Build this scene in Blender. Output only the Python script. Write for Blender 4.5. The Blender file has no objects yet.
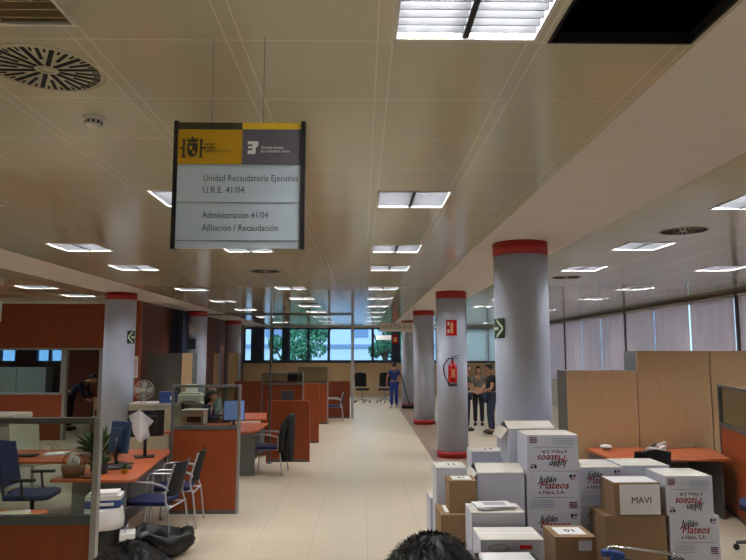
import bpy, bmesh, math, random
from mathutils import Vector, Matrix, Euler
random.seed(7)
S = bpy.context.scene
C = S.collection
PI = math.pi

# ------------------------------------------------------------------ materials
def lin(c):
    return tuple(((v/255)/12.92 if v/255 <= .04045 else ((v/255+.055)/1.055)**2.4) for v in c) + (1,)
def newmat(name):
    m = bpy.data.materials.new(name); m.use_nodes = True
    nt = m.node_tree; b = nt.nodes['Principled BSDF']
    return m, nt, b
def mat(name, c, rough=.5, metal=0, noise=0, nscale=30, spec=.5, bump=0, emit=None, es=1):
    m, nt, b = newmat(name)
    b.inputs['Base Color'].default_value = lin(c)
    b.inputs['Roughness'].default_value = rough
    b.inputs['Metallic'].default_value = metal
    b.inputs['Specular IOR Level'].default_value = spec
    if noise or bump:
        tc = nt.nodes.new('ShaderNodeTexCoord'); n = nt.nodes.new('ShaderNodeTexNoise')
        n.inputs['Scale'].default_value = nscale; n.inputs['Detail'].default_value = 3
        nt.links.new(tc.outputs['Object'], n.inputs['Vector'])
        if noise:
            r = nt.nodes.new('ShaderNodeMix'); r.data_type = 'RGBA'
            r.inputs['A'].default_value = lin([max(0, v*(1-noise)) for v in c])
            r.inputs['B'].default_value = lin([min(255, v*(1+noise)) for v in c])
            nt.links.new(n.outputs['Fac'], r.inputs['Factor'])
            nt.links.new(r.outputs['Result'], b.inputs['Base Color'])
        if bump:
            bp = nt.nodes.new('ShaderNodeBump'); bp.inputs['Strength'].default_value = bump
            bp.inputs['Distance'].default_value = .01
            nt.links.new(n.outputs['Fac'], bp.inputs['Height']); nt.links.new(bp.outputs['Normal'], b.inputs['Normal'])
    if emit:
        b.inputs['Emission Color'].default_value = lin(emit); b.inputs['Emission Strength'].default_value = es
    return m
def wood(name, c1, c2, rough=.4, scale=(18, 18, 1.2), spec=.4):
    m, nt, b = newmat(name)
    tc = nt.nodes.new('ShaderNodeTexCoord'); mp = nt.nodes.new('ShaderNodeMapping'); n = nt.nodes.new('ShaderNodeTexNoise')
    mp.inputs['Scale'].default_value = scale; n.inputs['Scale'].default_value = 1.6; n.inputs['Detail'].default_value = 5
    n.inputs['Distortion'].default_value = .4
    r = nt.nodes.new('ShaderNodeMix'); r.data_type = 'RGBA'
    r.inputs['A'].default_value = lin(c1); r.inputs['B'].default_value = lin(c2)
    nt.links.new(tc.outputs['Object'], mp.inputs['Vector']); nt.links.new(mp.outputs['Vector'], n.inputs['Vector'])
    nt.links.new(n.outputs['Fac'], r.inputs['Factor']); nt.links.new(r.outputs['Result'], b.inputs['Base Color'])
    b.inputs['Roughness'].default_value = rough; b.inputs['Specular IOR Level'].default_value = spec
    return m
def grid_mat(name, c1, c2, seam, px, py, ox, oy, wx, wy, rough, spec, double=0, nscale=.6, bumpd=.002, mottle=6):
    """tiles laid out in world metres: seams of their own colour, with a bump"""
    m, nt, b = newmat(name); L = nt.links.new
    g = nt.nodes.new('ShaderNodeNewGeometry'); sp = nt.nodes.new('ShaderNodeSeparateXYZ'); L(g.outputs['Position'], sp.inputs[0])
    def M(op, a, bb=None, v=None):
        n = nt.nodes.new('ShaderNodeMath'); n.operation = op
        for i, x in enumerate((a, bb, v)):
            if x is None: continue
            if isinstance(x, (int, float)): n.inputs[i].default_value = x
            else: L(x, n.inputs[i])
        return n.outputs[0]
    def seamf(ax, p, o, w, dbl=0):
        u = M('SUBTRACT', sp.outputs[ax], o); fr = M('FLOORED_MODULO', u, p)
        d = M('MINIMUM', fr, M('SUBTRACT', p, fr))
        if dbl: d = M('ABSOLUTE', M('SUBTRACT', d, dbl))
        return M('LESS_THAN', d, w/2)
    f = M('MAXIMUM', seamf(0, px, ox, wx, double), seamf(1, py, oy, wy))
    n = nt.nodes.new('ShaderNodeTexNoise'); n.inputs['Scale'].default_value = nscale; n.inputs['Detail'].default_value = mottle
    L(g.outputs['Position'], n.inputs['Vector'])
    r = nt.nodes.new('ShaderNodeMix'); r.data_type = 'RGBA'; r.inputs['A'].default_value = lin(c1); r.inputs['B'].default_value = lin(c2)
    L(n.outputs['Fac'], r.inputs['Factor'])
    r2 = nt.nodes.new('ShaderNodeMix'); r2.data_type = 'RGBA'; r2.inputs['B'].default_value = lin(seam)
    L(r.outputs['Result'], r2.inputs['A']); L(f, r2.inputs['Factor']); L(r2.outputs['Result'], b.inputs['Base Color'])
    bp = nt.nodes.new('ShaderNodeBump'); bp.invert = True; bp.inputs['Strength'].default_value = .25; bp.inputs['Distance'].default_value = bumpd
    L(f, bp.inputs['Height']); L(bp.outputs['Normal'], b.inputs['Normal'])
    b.inputs['Roughness'].default_value = rough; b.inputs['Specular IOR Level'].default_value = spec
    return m
def glass(name, tint=(235, 242, 240), refl=.5):
    m = bpy.data.materials.new(name); m.use_nodes = True; nt = m.node_tree; nt.nodes.clear()
    o = nt.nodes.new('ShaderNodeOutputMaterial'); t = nt.nodes.new('ShaderNodeBsdfTransparent'); g = nt.nodes.new('ShaderNodeBsdfGlossy')
    t.inputs[0].default_value = lin(tint); g.inputs['Roughness'].default_value = .03
    f = nt.nodes.new('ShaderNodeFresnel'); f.inputs[0].default_value = 1.45
    mu = nt.nodes.new('ShaderNodeMath'); mu.operation = 'MULTIPLY'; mu.inputs[1].default_value = refl
    mx = nt.nodes.new('ShaderNodeMixShader')
    nt.links.new(f.outputs[0], mu.inputs[0]); nt.links.new(mu.outputs[0], mx.inputs[0])
    nt.links.new(t.outputs[0], mx.inputs[1]); nt.links.new(g.outputs[0], mx.inputs[2]); nt.links.new(mx.outputs[0], o.inputs[0])
    return m
def translucent(name, c, f=.35):
    m = bpy.data.materials.new(name); m.use_nodes = True; nt = m.node_tree; nt.nodes.clear()
    o = nt.nodes.new('ShaderNodeOutputMaterial'); t = nt.nodes.new('ShaderNodeBsdfTranslucent'); d = nt.nodes.new('ShaderNodeBsdfDiffuse')
    t.inputs[0].default_value = lin(c); d.inputs[0].default_value = lin(c)
    mx = nt.nodes.new('ShaderNodeMixShader'); mx.inputs[0].default_value = f
    nt.links.new(d.outputs[0], mx.inputs[1]); nt.links.new(t.outputs[0], mx.inputs[2]); nt.links.new(mx.outputs[0], o.inputs[0])
    return m

M = dict(
 ceil=grid_mat('ceiling_tile', (180, 176, 151), (188, 184, 159), (203, 199, 178), .6, .61, .09, .07, .009, .010, .13, .6, double=.03),
 soffit=mat('plaster_soffit', (212, 204, 196), .6, noise=.02, nscale=2),
 floor=grid_mat('floor_tile', (198, 186, 164), (210, 198, 176), (172, 160, 138), .6, .6, .06, .2, .006, .006, .3, .45, nscale=1.1),
 granite=mat('brown_granite_floor', (146, 122, 106), .35, noise=.12, nscale=60),
 plaster=mat('white_wall_paint', (196, 192, 184), .7, noise=.02, nscale=3),
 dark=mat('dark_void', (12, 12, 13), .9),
 redwood=wood('reddish_wall_wood', (124, 57, 30), (150, 74, 42), .45),
 walnut=wood('dark_walnut_wall', (84, 42, 27), (104, 54, 36), .6),
 maple=wood('light_maple', (196, 166, 126), (212, 184, 146), .45, (14, 14, 1)),
 orange=wood('cherry_orange_laminate', (138, 64, 30), (156, 77, 39), .42, (14, 14, 1.2)),
 orangetop=wood('cherry_desk_top', (172, 86, 50), (190, 102, 64), .3, (3, 12, 8)),
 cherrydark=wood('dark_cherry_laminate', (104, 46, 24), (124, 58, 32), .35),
 grey=mat('grey_laminate', (98, 100, 100), .5, noise=.03),
 greydark=mat('dark_grey_frame', (88, 92, 92), .5, .2),
 alu=mat('aluminium', (170, 172, 172), .35, .8),
 chrome=mat('chrome', (205, 205, 205), .2, 1),
 silver=mat('silver_paint', (176, 178, 182), .35, .5),
 col=mat('column_grey_paint', (182, 191, 212), .5, noise=.03, nscale=1.5, spec=.3),
 red=mat('red_band', (160, 28, 26), .5, noise=.05, nscale=4),
 redx=mat('extinguisher_red', (190, 24, 28), .25),
 black=mat('black_plastic', (22, 22, 24), .45),
 blackf=mat('black_fabric', (16, 17, 20), .9, noise=.2, nscale=80),
 bluef=mat('blue_seat_fabric', (26, 33, 74), .9, noise=.15, nscale=120),
 navy=mat('navy_cloth', (30, 38, 64), .9, noise=.12, nscale=20, bump=.4),
 scrub=mat('blue_overall_cloth', (38, 66, 150), .85, noise=.12, nscale=12, bump=.4),
 teal=mat('pale_teal_cloth', (120, 150, 144), .85, noise=.1, nscale=14),
 darkshirt=mat('dark_shirt_cloth', (36, 36, 42), .9, noise=.12, nscale=14, bump=.4),
 green=mat('dark_green_cloth', (34, 54, 46), .9, noise=.2, nscale=14),
 check=mat('grey_patterned_cloth', (110, 108, 104), .9, noise=.4, nscale=30),
 jeans=mat('denim', (46, 56, 84), .9, noise=.12, nscale=20),
 skin=mat('skin', (196, 146, 118), .55, noise=.03),
 hair=mat('black_hair', (14, 12, 12), .55, noise=.3, nscale=60),
 brownhair=mat('brown_hair', (44, 28, 20), .6, noise=.2, nscale=60),
 eye=mat('eye_dark', (20, 16, 14), .3),
 lip=mat('lip', (150, 84, 74), .5),
 shoe=mat('shoe_leather', (24, 22, 22), .45),
 whiteshoe=mat('pale_shoe', (190, 192, 196), .6),
 cartonw=mat('white_carton', (196, 200, 214), .7, noise=.02, nscale=9),
 cartoni=mat('cream_carton_inside', (218, 214, 204), .8, noise=.03, nscale=9),
 cartonb=mat('brown_carton', (142, 114, 84), .8, noise=.05, nscale=14),
 cartonbd=mat('brown_carton_inside', (150, 122, 92), .85, noise=.05, nscale=14),
 tape=mat('packing_tape', (176, 140, 98), .25),
 paper=mat('white_paper', (226, 226, 226), .7),
 inkblack=mat('ink_black', (44, 38, 52), .7),
 inkred=mat('ink_red', (184, 44, 70), .7),
 inkpurple=mat('ink_purple', (112, 62, 96), .7),
 inkblue=mat('ink_pale_blue', (140, 158, 180), .7),
 inkgrey=mat('ink_grey', (120, 120, 128), .7),
 beige=mat('beige_plastic', (188, 184, 170), .5),
 whitep=mat('white_plastic', (206, 206, 202), .45),
 bluebox=mat('blue_card', (44, 74, 140), .6, noise=.08, nscale=10),
 screen=mat('blue_lit_screen', (60, 84, 140), .3, emit=(130, 150, 205), es=.42),
 screenback=mat('blue_grey_monitor_back', (40, 62, 92), .35, noise=.08, nscale=5),
 keys=mat('key_grey', (80, 80, 84), .6),
 yellow=mat('sign_ochre', (188, 146, 18), .5),
 yellow2=mat('sign_bright_yellow', (212, 178, 34), .5),
 signdark=mat('sign_dark_bar', (56, 54, 40), .5),
 signgrey=mat('sign_slate', (92, 90, 100), .5),
 signpanel=mat('sign_pale_blue_grey', (184, 200, 212), .7),
 signtext=mat('sign_lettering', (66, 74, 86), .6),
 signline=mat('sign_rule', (120, 136, 150), .5),
 signgreen=mat('sign_dark_green', (14, 54, 40), .4),
 glowpale=mat('photoluminescent_pale', (205, 225, 190), .5),
 flame=mat('sign_flame_orange', (226, 150, 100), .5),
 leaf=mat('leaf_green', (52, 86, 40), .6, noise=.35, nscale=9),
 leafdark=mat('tree_leaf', (70, 122, 92), .7, noise=.45, nscale=3),
 bark=mat('bark', (70, 56, 44), .9, noise=.2, nscale=9),
 soil=mat('soil', (40, 30, 24), .95),
 wicker=mat('wicker', (110, 76, 44), .8, noise=.2, nscale=60, bump=.6),
 bag=mat('black_bin_liner', (14, 15, 15), .35, noise=.2, nscale=14, bump=.9, spec=.4),
 greycup=mat('dark_grey_cupboard', (86, 83, 79), .5),
 pale=mat('pale_facade', (196, 206, 218), .8, noise=.04, nscale=2),
 paleband=mat('facade_band_blue', (120, 140, 172), .7),
 ground=mat('pavement', (120, 120, 116), .9, noise=.1, nscale=2),
 glass=glass('partition_glass', (222, 228, 222), .6),
 wglass=glass('window_glass', (205, 225, 235), .5),
 blind=translucent('grey_lilac_blind', (232, 212, 210), .6),
 brownframe=mat('brown_window_post', (78, 52, 44), .5),
 darkframe=mat('dark_window_frame', (48, 60, 80), .5),
 louvre=mat('bright_louvre', (190, 190, 190), .3, .9),
 blade=mat('grey_louvre_blade', (44, 45, 47), .7, 0, spec=.25),
 louvreoff=mat('bronzed_louvre', (206, 190, 152), .3, .8),
 tubeoff=mat('unlit_tube', (190, 188, 180), .4),
 tube=mat('lit_tube', (255, 255, 255), .5, emit=(250, 250, 252), es=170),
 trimw=mat('white_trim', (200, 198, 192), .5),
 rubber=mat('rubber', (30, 30, 30), .7),
 cream=mat('cream_panel', (180, 172, 150), .7),
)

# ------------------------------------------------------------------ mesh builder
class MB:
    def __init__(s): s.bm = bmesh.new()
    def _mi(s, n0, mi, smooth=False):
        s.bm.faces.ensure_lookup_table()
        for f in s.bm.faces[n0:]: f.material_index = mi; f.smooth = smooth
    def box(s, x0, x1, y0, y1, z0, z1, mi=0, mx=None):
        n0 = len(s.bm.faces)
        vs = [s.bm.verts.new(Vector(p) if mx is None else mx @ Vector(p)) for p in
              [(x0, y0, z0), (x1, y0, z0), (x1, y1, z0), (x0, y1, z0), (x0, y0, z1), (x1, y0, z1), (x1, y1, z1), (x0, y1, z1)]]
        for q in [(3, 2, 1, 0), (4, 5, 6, 7), (0, 1, 5, 4), (1, 2, 6, 5), (2, 3, 7, 6), (3, 0, 4, 7)]:
            s.bm.faces.new([vs[i] for i in q])
        s._mi(n0, mi); return s
    def obox(s, c, size, rot=(0, 0, 0), mi=0):
        mx = Matrix.Translation(Vector(c)) @ Euler(rot).to_matrix().to_4x4()
        a, b, d = [v/2 for v in size]
        return s.box(-a, a, -b, b, -d, d, mi, mx)
    def ring(s, c, d, r, seg, up=None, sx=1, sy=1):
        d = d.normalized(); u = up or (Vector((0, 0, 1)) if abs(d.z) < .95 else Vector((1, 0, 0)))
        a = d.cross(u).normalized(); b = a.cross(d).normalized()
        return [s.bm.verts.new(c + a*math.cos(2*PI*i/seg)*r*sx + b*math.sin(2*PI*i/seg)*r*sy) for i in range(seg)]
    def loft(s, rings, mi=0, smooth=True, caps=True, closed=False):
        n0 = len(s.bm.faces); n = len(rings[0])
        prs = list(zip(rings[:-1], rings[1:])) + ([(rings[-1], rings[0])] if closed else [])
        for A, B in prs:
            for i in range(n): s.bm.faces.new((A[i], A[(i+1) % n], B[(i+1) % n], B[i]))
        s._mi(n0, mi, smooth)
        if caps and not closed:
            n1 = len(s.bm.faces); s.bm.faces.new(rings[0][::-1]); s.bm.faces.new(rings[-1]); s._mi(n1, mi, False)
        return s
    def tube(s, pts, r, seg=8, mi=0, closed=False, smooth=True):
        pts = [Vector(p) for p in pts]; n = len(pts); rs = r if isinstance(r, (list, tuple)) else [r]*n
        rings = []; up = None
        for i, p in enumerate(pts):
            if closed: d = pts[(i+1) % n]-pts[i-1]
            else: d = pts[min(i+1, n-1)]-pts[max(i-1, 0)]
            d.normalize()
            if up is None: up = Vector((0, 0, 1)) if abs(d.z) < .9 else Vector((1, 0, 0))
            a = d.cross(up)
            if a.length < 1e-3: up = Vector((0.3, 1, 0)); a = d.cross(up)
            a.normalize(); b = a.cross(d).normalized(); up = b
            rings.append([s.bm.verts.new(p+a*math.cos(2*PI*k/seg)*rs[i]+b*math.sin(2*PI*k/seg)*rs[i]) for k in range(seg)])
        return s.loft(rings, mi, smooth, True, closed)
    def cyl(s, p0, p1, r0, r1=None, seg=20, mi=0):
        return s.tube([p0, p1], [r0, r0 if r1 is None else r1], seg, mi)
    def lathe(s, prof, c=(0, 0, 0), seg=24, mi=0, mx=None, smooth=True, wob=0):
        c = Vector(c); rings = []
        for r, z in prof:
            rr = []
            for i in range(seg):
                q = r*(1+wob*random.uniform(-1, 1))
                p = Vector((q*math.cos(2*PI*i/seg), q*math.sin(2*PI*i/seg), z))
                if mx is not None: p = mx @ p
                rr.append(s.bm.verts.new(p+c))
            rings.append(rr)
        return s.loft(rings, mi, smooth)
    def sphere(s, c, sc, seg=16, rings=10, mi=0, fn=None, mx=None):
        n0 = len(s.bm.faces); rs = []
        for j in range(1, rings):
            t = PI*j/rings; rs.append([])
            for i in range(seg):
                a = 2*PI*i/seg; p = Vector((math.sin(t)*math.cos(a), math.sin(t)*math.sin(a), math.cos(t)))
                if fn: p = fn(p)
                p = Vector((p.x*sc[0], p.y*sc[1], p.z*sc[2]))
                if mx is not None: p = mx @ p
                rs[-1].append(s.bm.verts.new(p+Vector(c)))
        def pole(z):
            p = Vector((0, 0, z));  p = fn(p) if fn else p; p = Vector((p.x*sc[0], p.y*sc[1], p.z*sc[2]))
            if mx is not None: p = mx @ p
            return s.bm.verts.new(p+Vector(c))
        T, B = pole(1), pole(-1)
        for i in range(seg):
            s.bm.faces.new((T, rs[0][i], rs[0][(i+1) % seg])); s.bm.faces.new((B, rs[-1][(i+1) % seg], rs[-1][i]))
        for A, Bq in zip(rs[:-1], rs[1:]):
            for i in range(seg): s.bm.faces.new((A[i], Bq[i], Bq[(i+1) % seg], A[(i+1) % seg]))
        s._mi(n0, mi, True); return s
    def prism(s, poly, z0, z1, mi=0, mx=None):
        n0 = len(s.bm.faces); f = lambda p: (Vector(p) if mx is None else mx @ Vector(p))
        A = [s.bm.verts.new(f((x, y, z0))) for x, y in poly]; B = [s.bm.verts.new(f((x, y, z1))) for x, y in poly]
        n = len(poly)
        for i in range(n): s.bm.faces.new((A[i], A[(i+1) % n], B[(i+1) % n], B[i]))
        s.bm.faces.new(A[::-1]); s.bm.faces.new(B); s._mi(n0, mi); return s
    def text(s, body, size, mx, mi=0, width=None, align='LEFT', ex=.0004, shear=0, bold=0):
        cu = bpy.data.curves.new('t', 'FONT'); cu.body = body; cu.size = size; cu.extrude = ex; cu.align_x = align; cu.shear = shear
        cu.resolution_u = 2; cu.offset = bold
        o = bpy.data.objects.new('t', cu); C.objects.link(o); bpy.context.view_layer.update()
        me = bpy.data.meshes.new_from_object(o.evaluated_get(bpy.context.evaluated_depsgraph_get()))
        if width:
            w = max(v.co.x for v in me.vertices)-min(v.co.x for v in me.vertices)
            me.transform(Matrix.Diagonal((width/w, 1, 1, 1)))
        me.transform(mx); n0 = len(s.bm.faces); s.bm.from_mesh(me); s._mi(n0, mi)
        C.objects.unlink(o); bpy.data.objects.remove(o); bpy.data.curves.remove(cu); bpy.data.meshes.remove(me); return s
    def frommesh(s, me, mi=0, mx=None, smooth=True):
        n0 = len(s.bm.faces)
        if mx: me.transform(mx)
        s.bm.from_mesh(me); s._mi(n0, mi, smooth); return s
    def build(s, name, m, parent=None, bevel=0, seg=1, recalc=True):
        if recalc: bmesh.ops.recalc_face_normals(s.bm, faces=s.bm.faces)
        me = bpy.data.meshes.new(name); s.bm.to_mesh(me); s.bm.free()
        for q in (m if isinstance(m, (list, tuple)) else [m]): me.materials.append(q)
        o = bpy.data.objects.new(name, me); C.objects.link(o)
        if parent is not None: o.parent = parent
        if bevel:
            b = o.modifiers.new('bevel', 'BEVEL'); b.width = bevel; b.segments = seg; b.limit_method = 'ANGLE'; b.angle_limit = .6
        return o
FRONT = Euler((PI/2, 0, 0)).to_matrix().to_4x4()           # lettering plane that faces -Y
def at(x, y, z, flip=False, rz=0):
    m = Matrix.Translation((x, y, z)) @ Matrix.Rotation(rz, 4, 'Z') @ FRONT
    return m @ Matrix.Rotation(PI, 4, 'Z') if flip else m
def tag(o, label=None, cat=None, group=None, kind=None):
    if label: o['label'] = label
    if cat: o['category'] = cat
    if group: o['group'] = group
    if kind: o['kind'] = kind
    return o
def thing(name, label, cat, loc=(0, 0, 0), rz=0, group=None):
    o = bpy.data.objects.new(name, None); C.objects.link(o); o.empty_display_size = .1
    o.location = loc; o.rotation_euler = (0, 0, rz); return tag(o, label, cat, group)
def dup(root, loc, rz=None, label=None, group=None):
    def rec(o, p):
        c = o.copy(); C.objects.link(c)
        if p is not None: c.parent = p
        for ch in list(o.children): rec(ch, c)
        return c
    r = rec(root, None); r.location = loc
    if rz is not None: r.rotation_euler = (0, 0, rz)
    if label: r['label'] = label
    if group: r['group'] = group
    return r
def struct(name, mb, m, parent=None, bevel=0):
    o = mb.build(name, m, parent, bevel)
    if parent is None: o['kind'] = 'structure'
    return o

# ------------------------------------------------------------------ the room
ZC = 3.265; XL, XR, YN, YF = -12.0, 7.45, -6.0, 31.0
LX = dict(a=(.12, .69), b=(-1.65, -1.08), c=(-3.6, -3.03), d=(-6.42, -5.85), e=(-9.0, -8.43), g=(2.99, 3.53), h=(5.0, 5.55))
LAMPS = []
for k, ys in dict(a=[-3.0, -.55, 1.92, 4.95, 7.48, 9.3, 12.3, 14.7, 17.1, 19.6, 22.4, 25.4, 28.2], b=[-3.0, -.55, 1.83, 4.95, 7.48, 12.3, 14.7, 17.1, 19.6, 22.4, 25.4, 28.2],
                  c=[-3.0, -.55, 4.95, 7.45, 9.3, 12.6, 15.5, 18.6, 22.4, 26.4], d=[1.9, 4.9, 7.4, 12.2, 14.0], e=[4.9, 9.8, 14.0],
                  g=[-3.0, -.55, 4.98, 7.25, 9.3, 12.3, 14.7, 17.1, 22.4, 27.0], h=[-3.0, -.55, 4.9, 7.4, 9.25, 12.3, 14.7, 18.6, 22.4, 27.0]).items():
    for y0 in ys: LAMPS.append((LX[k][0], LX[k][1], y0, y0+.57, k))
LAMPS += [(-9.6, -9.03, 17.8, 18.37, 'e'), (-10.8, -10.23, 17.2, 17.77, 'e')]  # unseen lamps added inside the glazed office to brighten it
HOLE = (.74, 1.32, 1.9, 2.51)
def ceiling_piece(name, x0, x1, m, holes=(), YF=31.0):
    mb = MB(); hs = [h for h in holes if h[0] >= x0-.01 and h[1] <= x1+.01]
    xs = sorted({x0, x1} | {v for h in hs for v in h[:2]}); ys = sorted({YN, YF} | {v for h in hs for v in h[2:4]})
    for a, b in zip(xs[:-1], xs[1:]):
        run = None
        for c, d in zip(ys[:-1], ys[1:]):
            if any(h[0]-1e-6 <= a and b <= h[1]+1e-6 and h[2]-1e-6 <= c and d <= h[3]+1e-6 for h in hs):
                if run is not None: mb.box(a, b, run, c, ZC, ZC+.012); run = None
            elif run is None: run = c
        if run is not None: mb.box(a, b, run, YF, ZC, ZC+.012)
    return struct(name, mb, m)
HS = [l[:4] for l in LAMPS]+[HOLE]
ceiling_piece('ceiling', -4.3, 1.34, M['ceil'], HS)
ceiling_piece('ceiling', XL, -5.27, M['ceil'], HS, 20.1)
ceiling_piece('ceiling', 2.37, XR, M['ceil'], HS)
struct('trim_1', MB().box(1.34, 2.37, YN, YF, ZC-.002, ZC+.03), M['soffit'])
struct('trim_2', MB().box(-5.27, -4.3, YN, YF, ZC-.002, ZC+.03), M['soffit'])
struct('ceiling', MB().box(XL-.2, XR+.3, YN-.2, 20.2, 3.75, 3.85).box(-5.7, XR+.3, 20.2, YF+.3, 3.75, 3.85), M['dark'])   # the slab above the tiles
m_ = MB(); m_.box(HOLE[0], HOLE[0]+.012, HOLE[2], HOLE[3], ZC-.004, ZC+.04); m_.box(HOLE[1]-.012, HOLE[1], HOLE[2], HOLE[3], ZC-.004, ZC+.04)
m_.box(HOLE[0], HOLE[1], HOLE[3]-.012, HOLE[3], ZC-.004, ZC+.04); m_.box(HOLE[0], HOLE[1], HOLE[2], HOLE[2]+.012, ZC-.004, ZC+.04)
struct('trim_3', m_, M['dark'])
struct('floor', MB().box(XL, XR, YN, YF, -.1, 0), M['floor'])
struct('trim_4', MB().box(1.36, 2.25, YN, YF, -.05, .0015), M['granite'])
# side walls
struct('wall_near', MB().box(XL, XR, YN-.2, YN, 0, 3.75), M['plaster'])
struct('wall_left', MB().box(XL-.2, XL, YN, 20.1, 0, 3.75), M['plaster'])
# frontal wood wall with a glazed opening and a doorway
YW = 15.9
m_ = MB()
m_.box(XL, -5.29, YW, YW+.1, 2.12, 3.75); m_.box(XL, -7.06, YW, YW+.1, 0, 1.08)
m_.box(XL, -10.6, YW, YW+.1, 1.08, 2.12); m_.box(-6.2, -5.29, YW, YW+.1, 0, 2.12)
struct('wall_left_front', m_, M['redwood'])
w = MB()
for a in (-10.6, -8.8, -7.1): w.box(a-.03, a+.03, YW-.02, YW+.12, 1.06, 2.14)
w.box(-10.6, -7.07, YW-.02, YW+.12, 1.05, 1.1); w.box(-10.6, -7.07, YW-.02, YW+.12, 2.1, 2.15)
o = struct('window_1', w, M['alu']); MB().box(-10.57, -7.13, YW+.04, YW+.05, 1.1, 2.1).build('pane', M['wglass'], o)
w = MB(); w.box(-7.07, -7.0, YW-.02, YW+.12, 0, 2.14); w.box(-6.24, -6.17, YW-.02, YW+.12, 0, 2.14); w.box(-7.0, -6.24, YW-.02, YW+.12, 2.1, 2.15)
struct('door_1', w, M['alu'])
struct('trim_5', MB().box(XL, -5.5, YW-.03, YW, 3.2, 3.262), M['trimw'])
# room behind
m_ = MB(); m_.box(XL, -11.3, 20, 20.1, 0, 3.75); m_.box(-10.3, -9.75, 20, 20.1, 0, 3.75); m_.box(-8.9, -5.6, 20, 20.1, 0, 3.75)
m_.box(-11.3, -10.3, 20, 20.1, 0, 1.75); m_.box(-9.75, -8.9, 20, 20.1, 0, 1.75); m_.box(-11.3, -10.3, 20, 20.1, 2.7, 3.75); m_.box(-9.75, -8.9, 20, 20.1, 2.7, 3.75)
struct('wall_office_back', m_, M['walnut'])
for i, (a, b) in enumerate(((-11.3, -10.3), (-9.75, -8.9))):
    w = MB(); mid = (a+b)/2
    w.box(a, a+.05, 19.98, 20.12, 1.75, 2.7); w.box(b-.05, b, 19.98, 20.12, 1.75, 2.7); w.box(mid-.03, mid+.03, 19.98, 20.12, 1.75, 2.7)
    w.box(a, b, 19.98, 20.12, 1.75, 1.8); w.box(a, b, 19.98, 20.12, 2.65, 2.7)
    o = struct('window_%d' % (i+2), w, M['darkframe']); MB().box(a+.05, b-.05, 20.04, 20.05, 1.8, 2.65).build('pane', M['wglass'], o)
# long walnut side wall
struct('wall_left_side', MB().box(-5.65, -5.5, YW+.1, YF, 0, 3.75), M['walnut'])
# back wall
m_ = MB(); m_.box(-5.5, XR, YF, YF+.15, 0, 1.62)
struct('wall_back', m_, M['maple'])
m_ = MB(); m_.box(-5.5, XR, YF, YF+.15, 3.2, 3.75)
struct('wall_back_upper', m_, M['plaster'])
m_ = MB()
for a, b in ((-5.12, -4.62), (-3.68, -3.42), (1.44, 1.72)): m_.box(a, b, YF-.12, YF+.14, 1.62, 3.2)
struct('trim_6', m_, M['darkframe'])
wins = [(-5.5, -5.12, []), (-4.62, -3.68, [-4.18]), (-3.42, -1.55, [-2.5]), (-1.55, .5, []), (.5, 1.44, []), (1.72, 4.4, [2.6, 3.5]), (4.4, XR, [5.9])]
for i, (a, b, mids) in enumerate(wins):
    w = MB(); w.box(a, a+.06, YF, YF+.1, 1.62, 3.2); w.box(b-.06, b, YF, YF+.1, 1.62, 3.2); w.box(a, b, YF, YF+.1, 1.62, 1.7); w.box(a, b, YF, YF+.1, 3.13, 3.2)
    for c in mids: w.box(c-.05, c+.05, YF, YF+.1, 1.7, 3.13)
    o = struct('window_%d' % (i+4), w, M['darkframe']); MB().box(a+.06, b-.06, YF+.05, YF+.06, 1.7, 3.13).build('pane', M['wglass'], o)
struct('trim_7', MB().box(-5.5, XR, YF-.05, YF+.02, 1.57, 1.64), M['darkframe'])
M['wblind'] = translucent('white_blind', (244, 240, 232), .8)
for k, (a, b) in enumerate(((4.42, 5.9), (5.92, 7.28))):
    t = thing('roller_blind', ('left' if k == 0 else 'right')+' of the two white blinds drawn over the far right end window', 'blind', ((a+b)/2, YF-.06, 0), 0, 'white blinds on the far end wall'); h = (b-a)/2
    MB().box(-h, h, -.003, .0, 1.66, 3.14).build('blind_fabric', M['wblind'], t); MB().tube([(-h, 0, 3.17), (h, 0, 3.17)], .022, 10).build('roller', M['trimw'], t); MB().box(-h, h, -.012, .008, 1.645, 1.67).build('bottom_bar', M['trimw'], t)
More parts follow.
